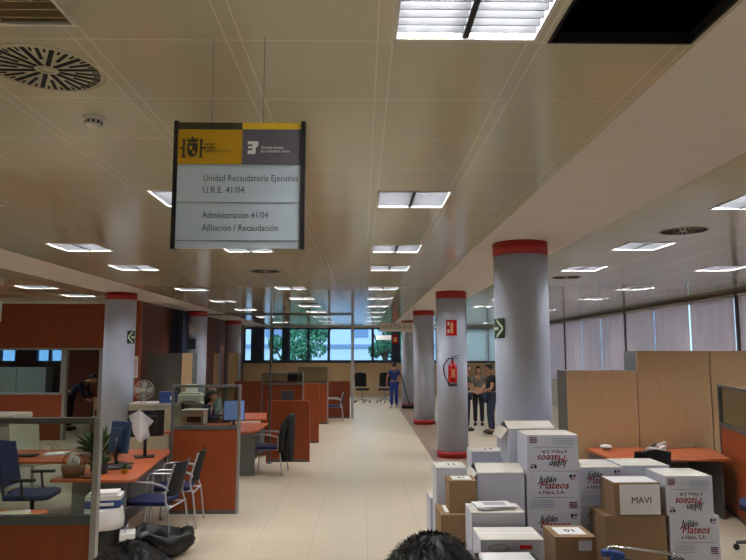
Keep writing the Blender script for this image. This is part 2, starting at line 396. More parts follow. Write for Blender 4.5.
# right wall: low wall, window bays with posts
m_ = MB(); m_.box(XR, XR+.2, YN, YF, 0, 1.0); m_.box(XR, XR+.2, YN, YF, 3.2, 3.75); struct('wall_right', m_, M['plaster'])
struct('trim_8', MB().box(XR-.05, XR, YN, YF, 3.205, 3.262), M['brownframe'])
posts = [YN, 1.7, 7.3, 12.9, 18.5, 24.1, YF]
blind0 = None
for i, (a, b) in enumerate(zip(posts[:-1], posts[1:])):
    w = MB(); w.box(XR-.04, XR+.14, a, a+.09, 1.0, 3.2); w.box(XR, XR+.12, b-.05, b, 1.0, 3.2); w.box(XR, XR+.12, a, b, 1.0, 1.06); w.box(XR, XR+.12, a, b, 3.14, 3.2)
    o = struct('window_%d' % (i+11), w, M['brownframe']); MB().box(XR+.08, XR+.09, a+.09, b-.05, 1.06, 3.14).build('pane', M['wglass'], o)
    n = 3; wd = (b-a-.1)/n
    for k in range(n):
        y0 = a+.1+k*wd
        t = thing('roller_blind', '', 'blind', (XR-.03, y0+wd/2, 0), 0, 'pale fabric blinds along the right window wall')
        mb = MB(); seg = 16; P = []; hw = wd/2-.035
        for q in range(seg+1):
            u = -hw+2*hw*q/seg; P.append((-.012*math.sin(q*PI/2)-.02*math.cos(u/hw*PI/2), u))
        Q = [(x+.004, y) for x, y in P[::-1]]
        mb.prism(P+Q, 1.04, 3.14).build('blind_fabric', M['blind'], t)
        MB().tube([(0, -hw, 3.17), (0, hw, 3.17)], .022, 10).build('roller', M['trimw'], t)
        MB().box(-.014, .0, -hw, hw, 1.02, 1.045).build('bottom_bar', M['trimw'], t)
        t['label'] = ('pale lilac grey blind, %s of three in the window bay %s' % (('nearest', 'middle', 'farthest')[k],
            ('beside the camera', 'next to the camera end', 'before the orange glazed partition', 'above the tall maple cupboards', 'above the low maple cupboard', 'nearest the far end wall')[i]))
struct('baseboard_back', MB().box(-5.5, XR, YF-.02, YF, 0, .08), M['trimw'])

# ------------------------------------------------------------------ ceiling lights
def make_light(lit):
    t = thing('ceiling_light', '', 'ceiling light', (0, 0, ZC), 0)
    W, D = .57, .57
    m = MB(); e = .014
    m.box(0, W, 0, e, -.006, .006); m.box(0, W, D-e, D, -.006, .006); m.box(0, e, e, D-e, -.006, .006); m.box(W-e, W, e, D-e, -.006, .006)
    m.build('frame', M['trimw'], t)
    h = MB(); h.box(0, W, 0, D, .1, .11); h.box(0, .004, 0, D, 0, .1); h.box(W-.004, W, 0, D, 0, .1); h.box(0, W, 0, .004, 0, .1); h.box(0, W, D-.004, D, 0, .1)
    h.build('housing', M['louvre' if lit else 'louvreoff'], t)
    v = MB(); L = M['blade' if lit else 'louvreoff']
    v.box(W/2-.012, W/2+.012, .012, D-.012, .0, .042)
    for k in range(1, 10): v.box(.012, W-.012, k*D/10-.0025, k*D/10+.0025, .0, .038)
    v.build('louvre', L, t)
    for x in (.075, .2, .37, .495):
        MB().tube([(x, .02, .072), (x, D-.02, .072)], .013, 8).build('tube', M['tube' if lit else 'tubeoff'], t)
    return t
lit0, off0 = make_light(True), make_light(False)
names = {'a': 'above the tiled aisle', 'b': 'over the left side of the aisle', 'c': 'over the row of counters', 'd': 'beyond the left plaster strip', 'e': 'over the far left desks', 'g': 'right of the right plaster strip', 'h': 'near the window blinds'}
groupn = {'a': 'lights above the aisle', 'b': 'lights over the left of the aisle', 'c': 'lights over the counters', 'd': 'lights beyond the left strip', 'e': 'lights over the far left', 'g': 'lights right of the right strip', 'h': 'lights near the blinds'}
ordw = ['hindmost', 'second hindmost', 'nearest', 'second nearest', 'third nearest', 'fourth nearest', 'fifth nearest', 'sixth nearest', 'seventh nearest', 'eighth nearest', 'ninth nearest', 'tenth nearest', 'farthest']
cnt = {}; tot = {k: sum(1 for l in LAMPS if l[4] == k) for k in names}
used = False
for (x0, x1, y0, y1, k) in LAMPS:
    i = cnt.get(k, 2 if k in 'de' else 0); cnt[k] = i+1
    w = 'farthest' if i == tot[k]-1+(2 if k in 'de' else 0) else ordw[i]
    if k == 'b' and i == 2:
        o = off0; o.location = (x0, y0, ZC); tag(o, 'unlit bronze looking louvred light beside the round swirl vent at top left', 'ceiling light'); continue
    lab = 'square louvred ceiling light %s, %s in its line' % (names[k], w)
    if k == 'a' and i == 2: lab = 'brightly glowing louvred ceiling light beside the black gap left by a missing tile'
    if not used: o = lit0; o.location = (x0, y0, ZC); used = True; tag(o, lab, None, groupn[k])
    else: o = dup(lit0, (x0, y0, ZC), 0, lab, groupn[k])
    if k in 'gh': o.scale = ((x1-x0)/.57, 1, 1)

def swirl_vent(x, y, label, r=.23):
    t = thing('ceiling_vent', label, 'vent', (x, y, ZC), 0, 'round swirl vents')
    MB().lathe([(r+.012, 0), (r+.012, -.003), (r, -.005), (.0001, -.005)], seg=40).build('face_plate', M['ceil'], t)
    s = MB(); n = 12
    def slot(a, r0, r1, wd):
        s.box(r0, r1, -wd/2, wd/2, -.0075, -.004, 0, Matrix.Rotation(a, 4, 'Z'))
    for k in range(n):
        a = 2*PI*k/n
        slot(a, .05, r*.95, .019); slot(a+PI/n, .115, r*.95, .015)
        slot(a+PI/n*.5, .19, r*.95, .009); slot(a+PI/n*1.5, .19, r*.95, .009)
    s.build('slots', M['dark'], t)
    MB().lathe([(.03, -.004), (.03, -.009), (.0001, -.01)], seg=20).build('hub', M['ceil'], t)
    return t
swirl_vent(-1.38, 2.79, 'round swirl vent at top left behind the unlit light')
swirl_vent(3.26, 6.55, 'round swirl vent right of the big column, near the right plaster strip')
swirl_vent(-1.47, 9.95, 'round swirl vent just beyond the hanging office sign')
swirl_vent(-1.3, 16.3, 'small distant swirl vent above the far counters')
swirl_vent(3.35, 10.7, 'round swirl vent behind the big column')
swirl_vent(-5.9, 9.8, 'round swirl vent at the far left edge beyond the plaster strip')
t = thing('smoke_detector', 'white smoke detector on the ceiling left of the hanging sign', 'smoke detector', (-1.42, 3.4, ZC))
MB().lathe([(.055, 0), (.055, -.008), (.048, -.012), (.0001, -.012)], seg=24).build('base', M['whitep'], t)
m_ = MB().lathe([(.042, -.012), (.04, -.035), (.032, -.045), (.0001, -.047)], seg=24).build('sensor_head', M['whitep'], t)
m_ = MB()
for k in range(10): m_.box(.036, .043, -.005, .005, -.034, -.018, 0, Matrix.Rotation(2*PI*k/10, 4, 'Z'))
m_.build('grille', M['dark'], t)

# ------------------------------------------------------------------ columns
def column(x, y, label, r=.305, base=True):
    t = thing('round_column', label, 'column', (x, y, 0), 0, 'grey round columns with red bands')
    MB().lathe([(r, 0), (r, ZC-.003)], seg=64).build('shaft', M['col'], t)
    MB().lathe([(r+.002, ZC-.15), (r+.006, ZC-.15), (r+.006, ZC-.003), (r+.002, ZC-.003)], seg=64).build('red_top_band', M['red'], t)
    MB().lathe([(r+.002, .001), (r+.006, .001), (r+.006, .13), (r+.002, .13)], seg=64).build('red_base_band', M['red'], t)
    return t
def hose(pts, r, n=6):
    pts = [Vector(p) for p in pts]; out = []
    P = [pts[0]]+pts+[pts[-1]]
    for i in range(1, len(P)-2):
        for k in range(n):
            u = k/n; a, b, c, d = P[i-1], P[i], P[i+1], P[i+2]
            out.append(.5*((2*b)+(c-a)*u+(2*a-5*b+4*c-d)*u*u+(3*b-a-3*c+d)*u**3))
    out.append(pts[-1]); return out
colA = column(1.79, 7.38, 'big grey column standing right behind the stacked boxes', .3)
colB = column(1.80, 13.3, 'grey column with the fire extinguisher on it')
colC = column(1.81, 19.4, 'grey column next after the one with the fire extinguisher')
colD = column(1.81, 25.3, 'farthest grey column on the right, behind the person in blue')
colE = column(-4.98, 13.7, 'grey column on the left beside the doorway and the fan')
colF = column(-4.93, 19.8, 'grey column on the left with a white notice high on it')
colG = column(-4.93, 25.4, 'farthest grey column on the left by the window wall')

def curved_sign(name, label, cat, cx, cy, r, ang, z0, z1, w, mats, drawer):
    """sign plate hugging a column; ang = direction of its normal"""
    nx, ny = math.cos(ang), math.sin(ang)
    t = thing(name, label, cat, (cx+nx*(r+.0085), cy+ny*(r+.0085), z0), ang+PI/2)
    MB().box(-w/2, w/2, -.002, .0075, 0, z1-z0).build('plate', mats, t)
    drawer(t); return t
def d_ext(t):
    m = MB(); m.box(-.03, .035, -.004, -.002, .05, .26, 0)
    m.build('extinguisher_symbol', M['flame'], t)
    m = MB(); m.box(-.075, -.045, -.004, -.002, .2, .27, 0); m.box(-.075, -.045, -.004, -.002, .05, .12); m.build('flame_symbol', M['paper'], t)
curved_sign('fire_sign', 'red fire extinguisher sign with pale symbol on the column above the extinguisher', 'sign', 1.80, 13.3, .305, -1.7, 2.37, 2.68, .21, M['redx'], d_ext)
def arc_plate(m, cx, r0, r1, a0, a1, z0, z1, mi=0, n=8):
    for k in range(n):
        b0, b1 = a0+(a1-a0)*k/n, a0+(a1-a0)*(k+1)/n
        m.prism([(r0*math.cos(b0), r0*math.sin(b0)), (r1*math.cos(b0), r1*math.sin(b0)), (r1*math.cos(b1), r1*math.sin(b1)), (r0*math.cos(b1), r0*math.sin(b1))], z0, z1, mi)
def arrow_sign(label, cx, cy, r, a0, a1, z0, z1, right=True):
    t = thing('exit_arrow_sign', label, 'sign', (cx, cy, z0)); H = z1-z0
    m = MB(); arc_plate(m, 0, r+.001, r+.005, a0, a1, 0, H); m.build('plate', M['signgreen'], t)
    m = MB(); N = 24; f = lambda u: a0+(a1-a0)*(u if right else 1-u)
    for k in range(N):
        u = (k+.5)/N; spans = []
        if .08 < u < .6: spans.append((.43, .57))
        if .42 < u < .92:
            c = (.92-u)/.5*.42; spans += [(.5+c-.07, min(.97, .5+c+.09)), (max(.03, .5-c-.09), .5-c+.07)]
        for (v0, v1) in spans: arc_plate(m, 0, r+.005, r+.0065, f(k/N), f((k+1)/N), v0*H, v1*H, 0, 1)
    m.build('arrow', M['glowpale'], t)
arrow_sign('green sign with pale arrow on the left side of the big column', 1.79, 7.38, .3, -PI-.1, -PI+.68, 2.19, 2.41)
arrow_sign('green sign with pale arrow on the right side of the column beside the fan', -4.98, 13.7, .305, -.75, .0, 2.22, 2.48, False)
def d_lines(t):
    m = MB()
    for k in range(6): m.box(-.1, .1, -.004, -.002, .06+k*.05, .072+k*.05)
    m.build('print', M['inkgrey'], t)
curved_sign('notice', 'white paper notice on the left column beyond the filing cupboards', 'notice', -4.93, 19.8, .305, -1.62, 2.58, 2.87, .26, M['paper'], lambda t: MB().box(-.08, .08, -.004, -.002, .22, .24).build('print', M['inkgrey'], t))
curved_sign('notice', 'dark green leaflet holder below the white notice on the left column', 'notice', -4.93, 19.8, .305, -1.7, 2.15, 2.45, .22, M['green'], d_lines)
# notice on the wood wall
t = thing('notice', 'pinkish white paper notice on the reddish wall right of the left column', 'notice', (-5.42, 15.89, 1.45))
MB().box(-.13, .1, 0, .008, 0, .5).build('sheet', M['paper'], t)
m_ = MB()
for k in range(8): m_.box(-.1, .07, -.002, 0, .05+k*.05, .065+k*.05)
m_.build('print', M['inkred'], t)
# dark panel: window strip plus the shaded side of the column, put into colour
t = thing('strip_and_shade_panel', 'tall dark blue panel, window strip and painted column shade, left of the white notice', 'cabinet', (-5.25, 19.2, 0))
MB().box(-.13, .13, -.2, .3, 0, 3.2).build('body', M['darkframe'], t, .005); MB().box(-.03, .0, -.21, -.2, .2, 3.0).build('seam', M['black'], t)

# fire extinguisher
EX, EY = 1.76, 12.9
t = thing('fire_extinguisher', 'red fire extinguisher with black hose hanging on the column', 'fire extinguisher', (EX, EY, 1.41)); t.scale = (1, 1, .92)
MB().lathe([(.082, 0), (.086, .03), (.086, .38), (.07, .43), (.03, .47), (.022, .53)], seg=24).build('cylinder', M['redx'], t)
MB().lathe([(.084, -.02), (.089, -.02), (.089, .06), (.084, .06)], seg=24).build('foot_ring', M['black'], t)
m_ = MB(); m_.cyl((0, 0, .53), (0, 0, .57), .02); m_.obox((.05, 0, .6), (.15, .02, .015), (0, -.25, 0)); m_.obox((.05, 0, .565), (.13, .02, .015)); m_.build('valve', M['black'], t)
MB().tube(hose([(0, -.02, .56), (-.08, -.03, .55), (-.17, -.03, .42), (-.17, -.03, .25), (-.12, -.06, .1), (-.09, -.07, .02)], .012), .012).build('hose', M['black'], t)
MB().box(-.035, .035, -.09, -.08, .16, .34).build('paper_label', M['flame'], t)
MB().box(-.02, .02, .084, .096, .2, .46).build('bracket', M['black'], t)

# ------------------------------------------------------------------ hanging office sign
SX0, SX1, SY, SZ0, SZ1 = -.725, -.22, 2.48, 2.425, 2.915
t = thing('hanging_sign', 'hanging office sign board with ochre and slate header over a pale panel', 'sign', (0, 0, 0))
MB().box(SX0+.016, SX1-.016, SY, SY+.018, SZ0, SZ1).build('board', M['signpanel'], t)
m_ = MB(); m_.box(SX0, SX0+.016, SY-.006, SY+.028, SZ0-.004, SZ1+.006); m_.build('side_rail', M['black'], t)
m_ = MB(); m_.box(SX1-.016, SX1, SY-.006, SY+.028, SZ0-.004, SZ1+.006); m_.build('side_rail', M['black'], t)
W = SX1-SX0-.032; xa = SX0+.016; xm = xa+W*.52; H = SZ1-SZ0
m_ = MB(); m_.box(xa, xm, SY-.003, SY, SZ0+H*.665, SZ1-.028, 0); m_.box(xa, xm, SY-.003, SY, SZ1-.028, SZ1, 1)
m_.box(xm, SX1-.016, SY-.003, SY, SZ0+H*.665, SZ1-.026, 2); m_.box(xm, SX1-.016, SY-.003, SY, SZ1-.026, SZ1, 3)
m_.build('header', [M['yellow'], M['signdark'], M['signgrey'], M['yellow2']], t)
m_ = MB(); m_.box(xa, SX1-.016, SY-.002, SY, SZ0+H*.355, SZ0+H*.361); m_.box(xa, SX1-.016, SY-.002, SY, SZ0+H*.055, SZ0+H*.062); m_.build('rules', M['signline'], t)
m_ = MB(); tx = xa+W*.21
m_.text('Unidad Recaudatoria Ejecutiva', .036, at(tx, SY-.0001, SZ0+H*.53), 0, W*.765)
m_.text('U.R.E. 41/04', .036, at(tx, SY-.0001, SZ0+H*.435), 0, W*.33)
m_.text('Administración 41/04', .036, at(tx, SY-.0001, SZ0+H*.235), 0, W*.53)
m_.text('Afiliación / Recaudación', .036, at(tx, SY-.0001, SZ0+H*.135), 0, W*.61)
m_.build('lettering', M['signtext'], t)
# emblem: crowned shield between two pillars
m_ = MB(); ex, ez = xa+.056, SZ0+H*.77
R_ = Matrix.Translation((ex, SY-.003, ez)) @ FRONT
m_.prism([(-.02, .03), (-.02, .0), (-.014, -.018), (0, -.026), (.014, -.018), (.02, 0), (.02, .03)], 0, .0012, 0, R_)
m_.prism([(-.018, .034), (-.022, .052), (-.01, .044), (0, .058), (.01, .044), (.022, .052), (.018, .034)], 0, .0012, 0, R_)
for s in (-1, 1):
    m_.prism([(s*.033-.004, -.02), (s*.033+.004, -.02), (s*.033+.004, .035), (s*.033-.004, .035)], 0, .0012, 0, R_)
    m_.prism([(s*.033-.008, -.027), (s*.033+.008, -.027), (s*.033+.008, -.021), (s*.033-.008, -.021)], 0, .0012, 0, R_)
    m_.prism([(s*.033-.007, .036), (s*.033+.007, .036), (s*.033+.005, .046), (s*.033-.005, .046)], 0, .0012, 0, R_)
    m_.prism([(s*.04-.009, .006), (s*.04+.009, .01), (s*.04+.009, .016), (s*.04-.009, .012)], 0, .0012, 0, R_)
m_.prism([(-.011, .02), (-.001, .02), (-.001, .004), (-.011, .004)], .0012, .002, 1, R_); m_.prism([(.001, .0), (.011, .0), (.011, -.012), (.001, -.014)], .0012, .002, 1, R_)
m_.build('emblem', [M['signdark'], M['yellow']], t)
m_ = MB()
for k, (s, w_) in enumerate((('MINISTERIO', .044), ('DE TRABAJO', .044), ('Y ASUNTOS SOCIALES', .105))): m_.text(s, .0125, at(xa+.1, SY-.004, SZ0+H*(.815-.028*k)), 0, w_)
m_.build('small_lettering', M['signdark'], t)
m_ = MB(); gx, gz = xm+.022, SZ0+H*.755; R_ = Matrix.Translation((gx, SY-.003, gz)) @ FRONT
m_.prism([(0, .034), (0, .046), (.04, .046), (.04, .034)], 0, .001, 0, R_); m_.prism([(.018, .034), (.018, .006), (.03, .006), (.03, .034)], 0, .001, 0, R_)
m_.prism([(0, .01), (0, -.004), (.03, -.004), (.03, .01)], 0, .001, 0, R_); m_.prism([(.03, .034), (.03, .018), (.04, .03), (.04, .034)], 0, .001, 0, R_)
m_.prism([(.002, .026), (.002, .018), (.018, .018), (.018, .026)], 0, .001, 0, R_)
m_.build('logo', M['paper'], t)
m_ = MB(); m_.text('TESORERÍA GENERAL', .0125, at(gx+.05, SY-.004, gz+.016), 0, .088); m_.text('DE LA SEGURIDAD SOCIAL', .0125, at(gx+.05, SY-.004, gz+.002), 0, .112)
m_.build('small_lettering', M['paper'], t)
for x in (-.585, -.385): MB().tube([(x, SY+.009, SZ1), (x, SY+.009, ZC)], .0012, 6).build('suspension_wire', M['greydark'], t)

# far hanging signs
t = thing('hanging_sign', 'long grey hanging sign with dark lettering in front of the distant columns', 'sign', (0, 0, 0))
MB().box(.5, 1.42, 18.3, 18.34, 2.62, 2.87).build('board', M['trimw'], t, .004)
m_ = MB(); m_.text('AFILIACIÓN 41/04', .15, at(.56, 18.297, 2.69), 0, .8); m_.build('lettering', M['signtext'], t)
for x in (.6, 1.3): MB().tube([(x, 18.32, 2.87), (x, 18.32, ZC)], .004, 6).build('suspension_rod', M['greydark'], t)
t = thing('hanging_sign', 'small white hanging sign under the long grey one by the far windows', 'sign', (0, 0, 0))
MB().box(.5, 1.02, 23.0, 23.03, 2.48, 2.64).build('board', M['paper'], t)
for x in (.6, .92): MB().tube([(x, 23.015, 2.64), (x, 23.015, ZC)], .004, 6).build('suspension_rod', M['greydark'], t)
t = thing('hanging_sign', 'white hanging sign cut by the left edge of the photo', 'sign', (0, 0, 0))
MB().box(-8.4, -7.33, 13.5, 13.54, 2.66, 3.08).build('board', M['whitep'], t)
m_ = MB(); m_.box(-8.2, -7.5, 13.495, 13.5, 2.76, 2.79); m_.box(-8.2, -7.5, 13.495, 13.5, 2.9, 2.93); m_.build('lettering', M['signtext'], t)
for x in (-8.2, -7.5): MB().tube([(x, 13.52, 3.08), (x, 13.52, ZC)], .004, 6).build('suspension_rod', M['greydark'], t)
t = thing('exit_sign', 'small red sign on the dark window pillar by the farthest column', 'sign', (1.55, YF-.135, 2.45))
MB().box(-.13, .13, 0, .012, 0, .42).build('plate', M['redx'], t); MB().box(-.08, .08, -.004, 0, .1, .3).build('symbol', M['flame'], t)

# ------------------------------------------------------------------ partitions
def partition(label, x0, x1, y, zp, zg=None, m='orange', lpost=True, pane=True, group='low partitions between the counters', rz=0, posth=None, th=.05):
    fm = M['greydark'] if zg else M[m]
    t = thing('partition', label, 'partition', (x0, y, 0), rz, group); L = x1-x0
    MB().box(.03, L-.03, .008, th-.008, .04, zp-.02).build('panel', M[m], t)
    top = zg or zp
    MB().box(L-.035, L, 0, th, 0, top).build('post', M['alu'] if zg else fm, t, .003)
    if lpost: MB().box(0, .035, 0, th, 0, top).build('post', fm, t, .003)
    MB().box(.035, L-.035, 0, th, zp-.03, zp+.02).build('rail', fm, t, .002)
    MB().box(.035, L-.035, 0, th, 0, .045).build('bottom_rail', M['greydark'], t)
    if zg:
        MB().box(.035, L-.035, 0, th, zg-.035, zg).build('top_rail', M['greydark'], t, .002)
        MB().box(.035, L-.035, th/2-.003, th/2+.003, zp+.02, zg-.035).build('pane', M['glass'], t)
    return t
partition('nearest glazed partition with orange lower panel at bottom left', -3.6, -1.54, 3.98, 1.07, 1.65)
partition('glazed partition with orange panel behind the two visitor chairs', -2.46, -1.57, 8.68, 1.08, 1.62, th=.05)
partition('orange brown partition behind the chair with the black coat', -1.8, -.98, 12.68, 1.12, m='orange')
partition('orange partition end just beyond the one behind the black coat', -1.32, -.98, 15.3, 1.33)
partition('glazed left part of the second orange partition, shade put into its dark colour', -2.3, -1.33, 15.3, 1.33, 1.58, m='cherrydark')  # same partition as the orange end; its shade is painted as darker laminate
partition('farther orange partition with glazed top before the dark counter', -1.85, -.97, 19.3, 1.17, 1.62)
partition('long dark cherry partition across the far end of the counters', -4.0, -.38, 21.0, 1.13, m='cherrydark')
MBt = thing('ceiling_post', 'thin grey pole to the ceiling rising from the partition behind the coat', 'pole', (-1.72, 12.55, 0)); MB().box(-.02, .02, -.02, .02, 0, ZC-.003).build('shaft', M['greydark'], MBt); MB().box(-.05, .05, -.05, .05, 0, .01).build('foot', M['greydark'], MBt)
MBt = thing('ceiling_post', 'grey floor to ceiling pole at the end of the long dark cherry partition', 'pole', (-.3, 21.03, 0)); MB().box(-.045, .045, -.04, .04, 0, ZC-.003).build('shaft', M['silver'], MBt); MB().box(-.08, .08, -.08, .08, 0, .01).build('foot', M['silver'], MBt)
struct('ceiling', MB().box(-5.5, -5.27, 20.1, YF, ZC, ZC+.012), M['ceil'])
struct('trim_9', MB().box(-5.5, -.3, 21.0, 21.05, ZC-.04, ZC-.003), M['greydark'])
# right glazed partition (runs towards the camera)
t = partition('orange glazed partition at the right edge beside the empty desk', 0, 1.5, 0, 1.09, 1.61, group=None)
t.location = (4.8, 8.95, 0); t.rotation_euler = (0, 0, -PI/2-.27)

# ------------------------------------------------------------------ furniture
def cupboard(x0, x1, y0, y1, h, label, front='maple', side='grey', name='cupboard', ndoor=2, group=None):
    t = thing(name, label, 'cupboard', ((x0+x1)/2, (y0+y1)/2, 0), 0, group); a = (x1-x0)/2; b = (y1-y0)/2
    MB().box(-a, a, -b+.02, b, 0, h).build('body', M[side], t, .002)
    wd = 2*a/ndoor
    for k in range(ndoor):
        d = MB().box(-a+k*wd+.002, -a+(k+1)*wd-.002, -b, -b+.019, .06, h-.0).build('door', M[front], t)
        if ndoor > 1: MB().box(-a+(k+.5)*wd+(.3 if k == 0 else -.3)*wd-.006, -a+(k+.5)*wd+(.3 if k == 0 else -.3)*wd+.006, -b-.02, -b, .9, 1.0).build('door_handle', M['alu'], d)
    return t
cupboard(2.87, 3.86, 9.3, 9.76, 1.78, 'low maple cupboard right of the big column', ndoor=1)
cupboard(3.87, 4.9, 9.3, 9.76, 2.06, 'tall maple cupboard behind the white telephone', ndoor=1)
cupboard(4.91, 5.95, 9.3, 9.76, 2.06, 'tall maple cupboard behind the orange glazed partition at right edge', ndoor=1)
G = 'cupboards along the walnut wall'
cupboard(-5.28, -4.86, 15.9+.5, 16.9, 2.03, 'grey shuttered cupboard nearest the left column', 'greycup', 'greycup', ndoor=1, group=G)
cupboard(-4.85, -4.43, 15.9+.5, 16.9, 2.03, 'grey shuttered cupboard beside the narrow maple one', 'greycup', 'greycup', ndoor=1, group=G)
cupboard(-4.42, -4.17, 16.4, 16.9, 2.03, 'narrow maple fronted cupboard at the end of the grey ones', 'maple', 'grey', ndoor=1, group=G)
cupboard(-4.78, -4.62, 21.5, 21.9, 2.03, 'slim maple cupboard just behind the column with the notice', 'maple', 'grey', ndoor=1, group=G)
cupboard(-4.3, -3.98, 21.5, 21.9, 2.03, 'slim maple cupboard across the dark gap from the column', 'maple', 'grey', ndoor=1, group=G)

for k in range(3): cupboard(-11.6+k*.85, -10.78+k*.85, 19.3, 19.75, 1.62, '%s of three pale cupboards added to brighten the glazed office' % ('leftmost', 'middle one', 'rightmost')[k], 'cream', 'beige', group='pale cupboards inside the glazed office')  # added pale fronts, to make the office interior look brighter through the glass
# desk 1, L shaped
def poly_desk(label, poly, z, panels, name='desk', group=None, top='orangetop'):
    cx = sum(p[0] for p in poly)/len(poly); cy = sum(p[1] for p in poly)/len(poly)
    t = thing(name, label, 'desk', (cx, cy, 0), 0, group)
    MB().prism([(x-cx, y-cy) for x, y in poly], z-.03, z).build('desk_top', M[top], t, .004)
    for (a, b, c, d, e, f) in panels: MB().box(a-cx, b-cx, c-cy, d-cy, e, f).build('side_panel', M['grey'], t, .002)
    return t
poly_desk('L shaped orange topped desk with the plants and tilted monitor', [(-3.2, 7.0), (-2.42, 6.97), (-2.33, 7.06), (-2.5, 8.6), (-2.5, 9.15), (-4.9, 9.15), (-4.9, 8.15), (-3.3, 8.15), (-3.05, 7.9)], .74,
    [(-3.0, -2.45, 7.08, 7.11, 0, .71), (-2.53, -2.5, 7.15, 8.6, .25, .71), (-4.85, -4.82, 8.3, 9.0, 0, .71), (-3.2, -2.6, 9.07, 9.1, .2, .71), (-3.0, -2.5, 7.3, 7.35, .0, .6)])
poly_desk('orange desk top seen through the glass of the nearest partition', [(-4.4, 4.1), (-2.5, 4.1), (-2.4, 4.4), (-2.6, 5.7), (-4.4, 5.7)], .74,
    [(-4.1, -4.07, 4.2, 5.15, 0, .71), (-2.75, -2.72, 4.2, 5.15, 0, .71), (-4.07, -2.75, 4.15, 4.18, .3, .71)])
arc = [(-2.0+.26*math.cos(a), 11.36+.26*math.sin(a)) for a in [(-PI/2)+k*PI/2/6 for k in range(7)]]
poly_desk('rounded orange desk end with the lit blue screen behind the second partition', [(-3.3, 11.1)]+arc+[(-1.74, 12.5), (-3.3, 12.5)], .74,
    [(-2.1, -2.07+.28, 11.3, 11.33, 0, .71), (-1.82, -1.79, 11.36, 12.4, .25, .71), (-3.2, -3.17, 11.2, 12.4, 0, .71)])
poly_desk('desk behind the partition with the black coat, papers on it', [(-2.9, 13.2), (-1.3, 13.2), (-1.3, 14.6), (-2.9, 14.6)], .74,
    [(-1.36, -1.33, 13.3, 14.5, 0, .71), (-2.85, -2.82, 13.3, 14.5, 0, .71)])
poly_desk('wide empty orange desk with the white telephone in front of the cupboards', [(3.06, 8.2), (4.52, 8.2), (4.74, 9.0), (4.74, 9.22), (3.06, 9.22)], .74,
    [(3.1, 3.13, 8.3, 9.15, 0, .71), (4.44, 4.47, 8.3, 9.15, 0, .71), (3.13, 4.44, 9.12, 9.15, .3, .71)])
poly_desk('plain counter desk between the far orange partitions', [(-2.2, 16.2), (-1.2, 16.2), (-1.2, 17.6), (-2.2, 17.6)], .74,
    [(-1.26, -1.23, 16.3, 17.5, 0, .71), (-2.15, -2.12, 16.3, 17.5, 0, .71)])

# visitor chair, faces +X locally
def visitor_chair(label, loc, rz, seat='bluef', group='visitor chairs with steel arms'):
    t = thing('visitor_chair', label, 'chair', loc, rz, group)
    m = MB(); m.prism([(-.2, -.21), (.18, -.22), (.235, -.17), (.235, .17), (.18, .22), (-.2, .21)], .42, .465); m.build('seat', M[seat], t, .015, 2)
    mx = Matrix.Translation((-.22, 0, .5)) @ Matrix.Rotation(-.22, 4, 'Y')
    b = MB(); n = 10
    for k in range(n):
        y0 = -.2+.4*k/n; y1 = y0+.4/n; c0 = -.05*(1-(y0/.2)**2); c1 = -.05*(1-(y1/.2)**2)
        b.prism([(c0, y0), (c1, y1), (c1+.014, y1), (c0+.014, y0)], .02, .38, 0, mx)
    b.build('backrest', M['blackf'], t)
    for s in (-1, 1):
        pts = hose([(.23, s*.25, 0), (.21, s*.25, .4), (.2, s*.255, .62), (.15, s*.26, .665), (-.1, s*.26, .66), (-.22, s*.24, .62), (-.235, s*.21, .58)], 0, 5)
        MB().tube(pts, .012, 8).build('front_leg_and_arm', M['silver'], t)
        MB().tube(hose([(-.3, s*.25, 0), (-.26, s*.24, .35), (-.22, s*.225, .55), (-.3, s*.2, .86)], 0, 5), .011, 8).build('rear_leg', M['silver'], t)
        MB().obox((.02, s*.26, .672), (.24, .042, .018)).build('arm_pad', M['silver'], t, .006)
    m = MB(); m.tube([(.215, -.25, .4), (.215, .25, .4)], .01); m.tube([(-.255, -.24, .4), (-.255, .24, .4)], .01)
    m.tube([(.2, -.15, .41), (-.25, -.15, .41)], .01); m.tube([(.2, .15, .41), (-.25, .15, .41)], .01); m.build('seat_frame', M['silver'], t)
    return t
ch0 = visitor_chair('blue seated visitor chair nearest the black rubbish bag', (-2.26, 7.45, 0), PI-.12)
dup(ch0, (-2.24, 8.2, 0), PI+.05, 'visitor chair against the orange partition, behind the nearer one')
dup(ch0, (-1.6, 11.55, 0), PI-.1, 'visitor chair with a black coat hung over its back')
dup(ch0, (-.86, 20.3, 0), PI, 'small visitor chair between the far orange end and the dark cherry partition')
# coat
t = thing('coat', 'black coat draped over the back of the visitor chair', 'coat', (-1.3, 11.53, 0), PI-.1)
m_ = MB(); rings = []
for z, hw, th, dx in ((.22, .19, .1, -.03), (.3, .23, .11, -.03), (.5, .22, .1, -.04), (.7, .21, .1, -.05), (.86, .2, .09, -.07), (.95, .17, .07, -.08), (1.0, .09, .03, -.09)):
    seg = 20; rr = []
    for i in range(seg):
        a = 2*PI*i/seg; f = 1+.14*math.sin(a*5+z*7)*(1.1-z)
        rr.append(m_.bm.verts.new((dx+.0+th*math.cos(a)*f, hw*math.sin(a), z)))
    rings.append(rr)
m_.loft(rings); m_.build('coat_body', M['blackf'], t)
for s in (-1, 1): MB().tube([(-.02, s*.2, .86), (.02, s*.235, .65), (.03, s*.23, .38)], [.05, .05, .045], 10).build('sleeve', M['blackf'], t)
MB().tube([(-.13, -.1, .93), (-.1, 0, .98), (-.13, .1, .93)], .025, 8).build('collar', M['blackf'], t)

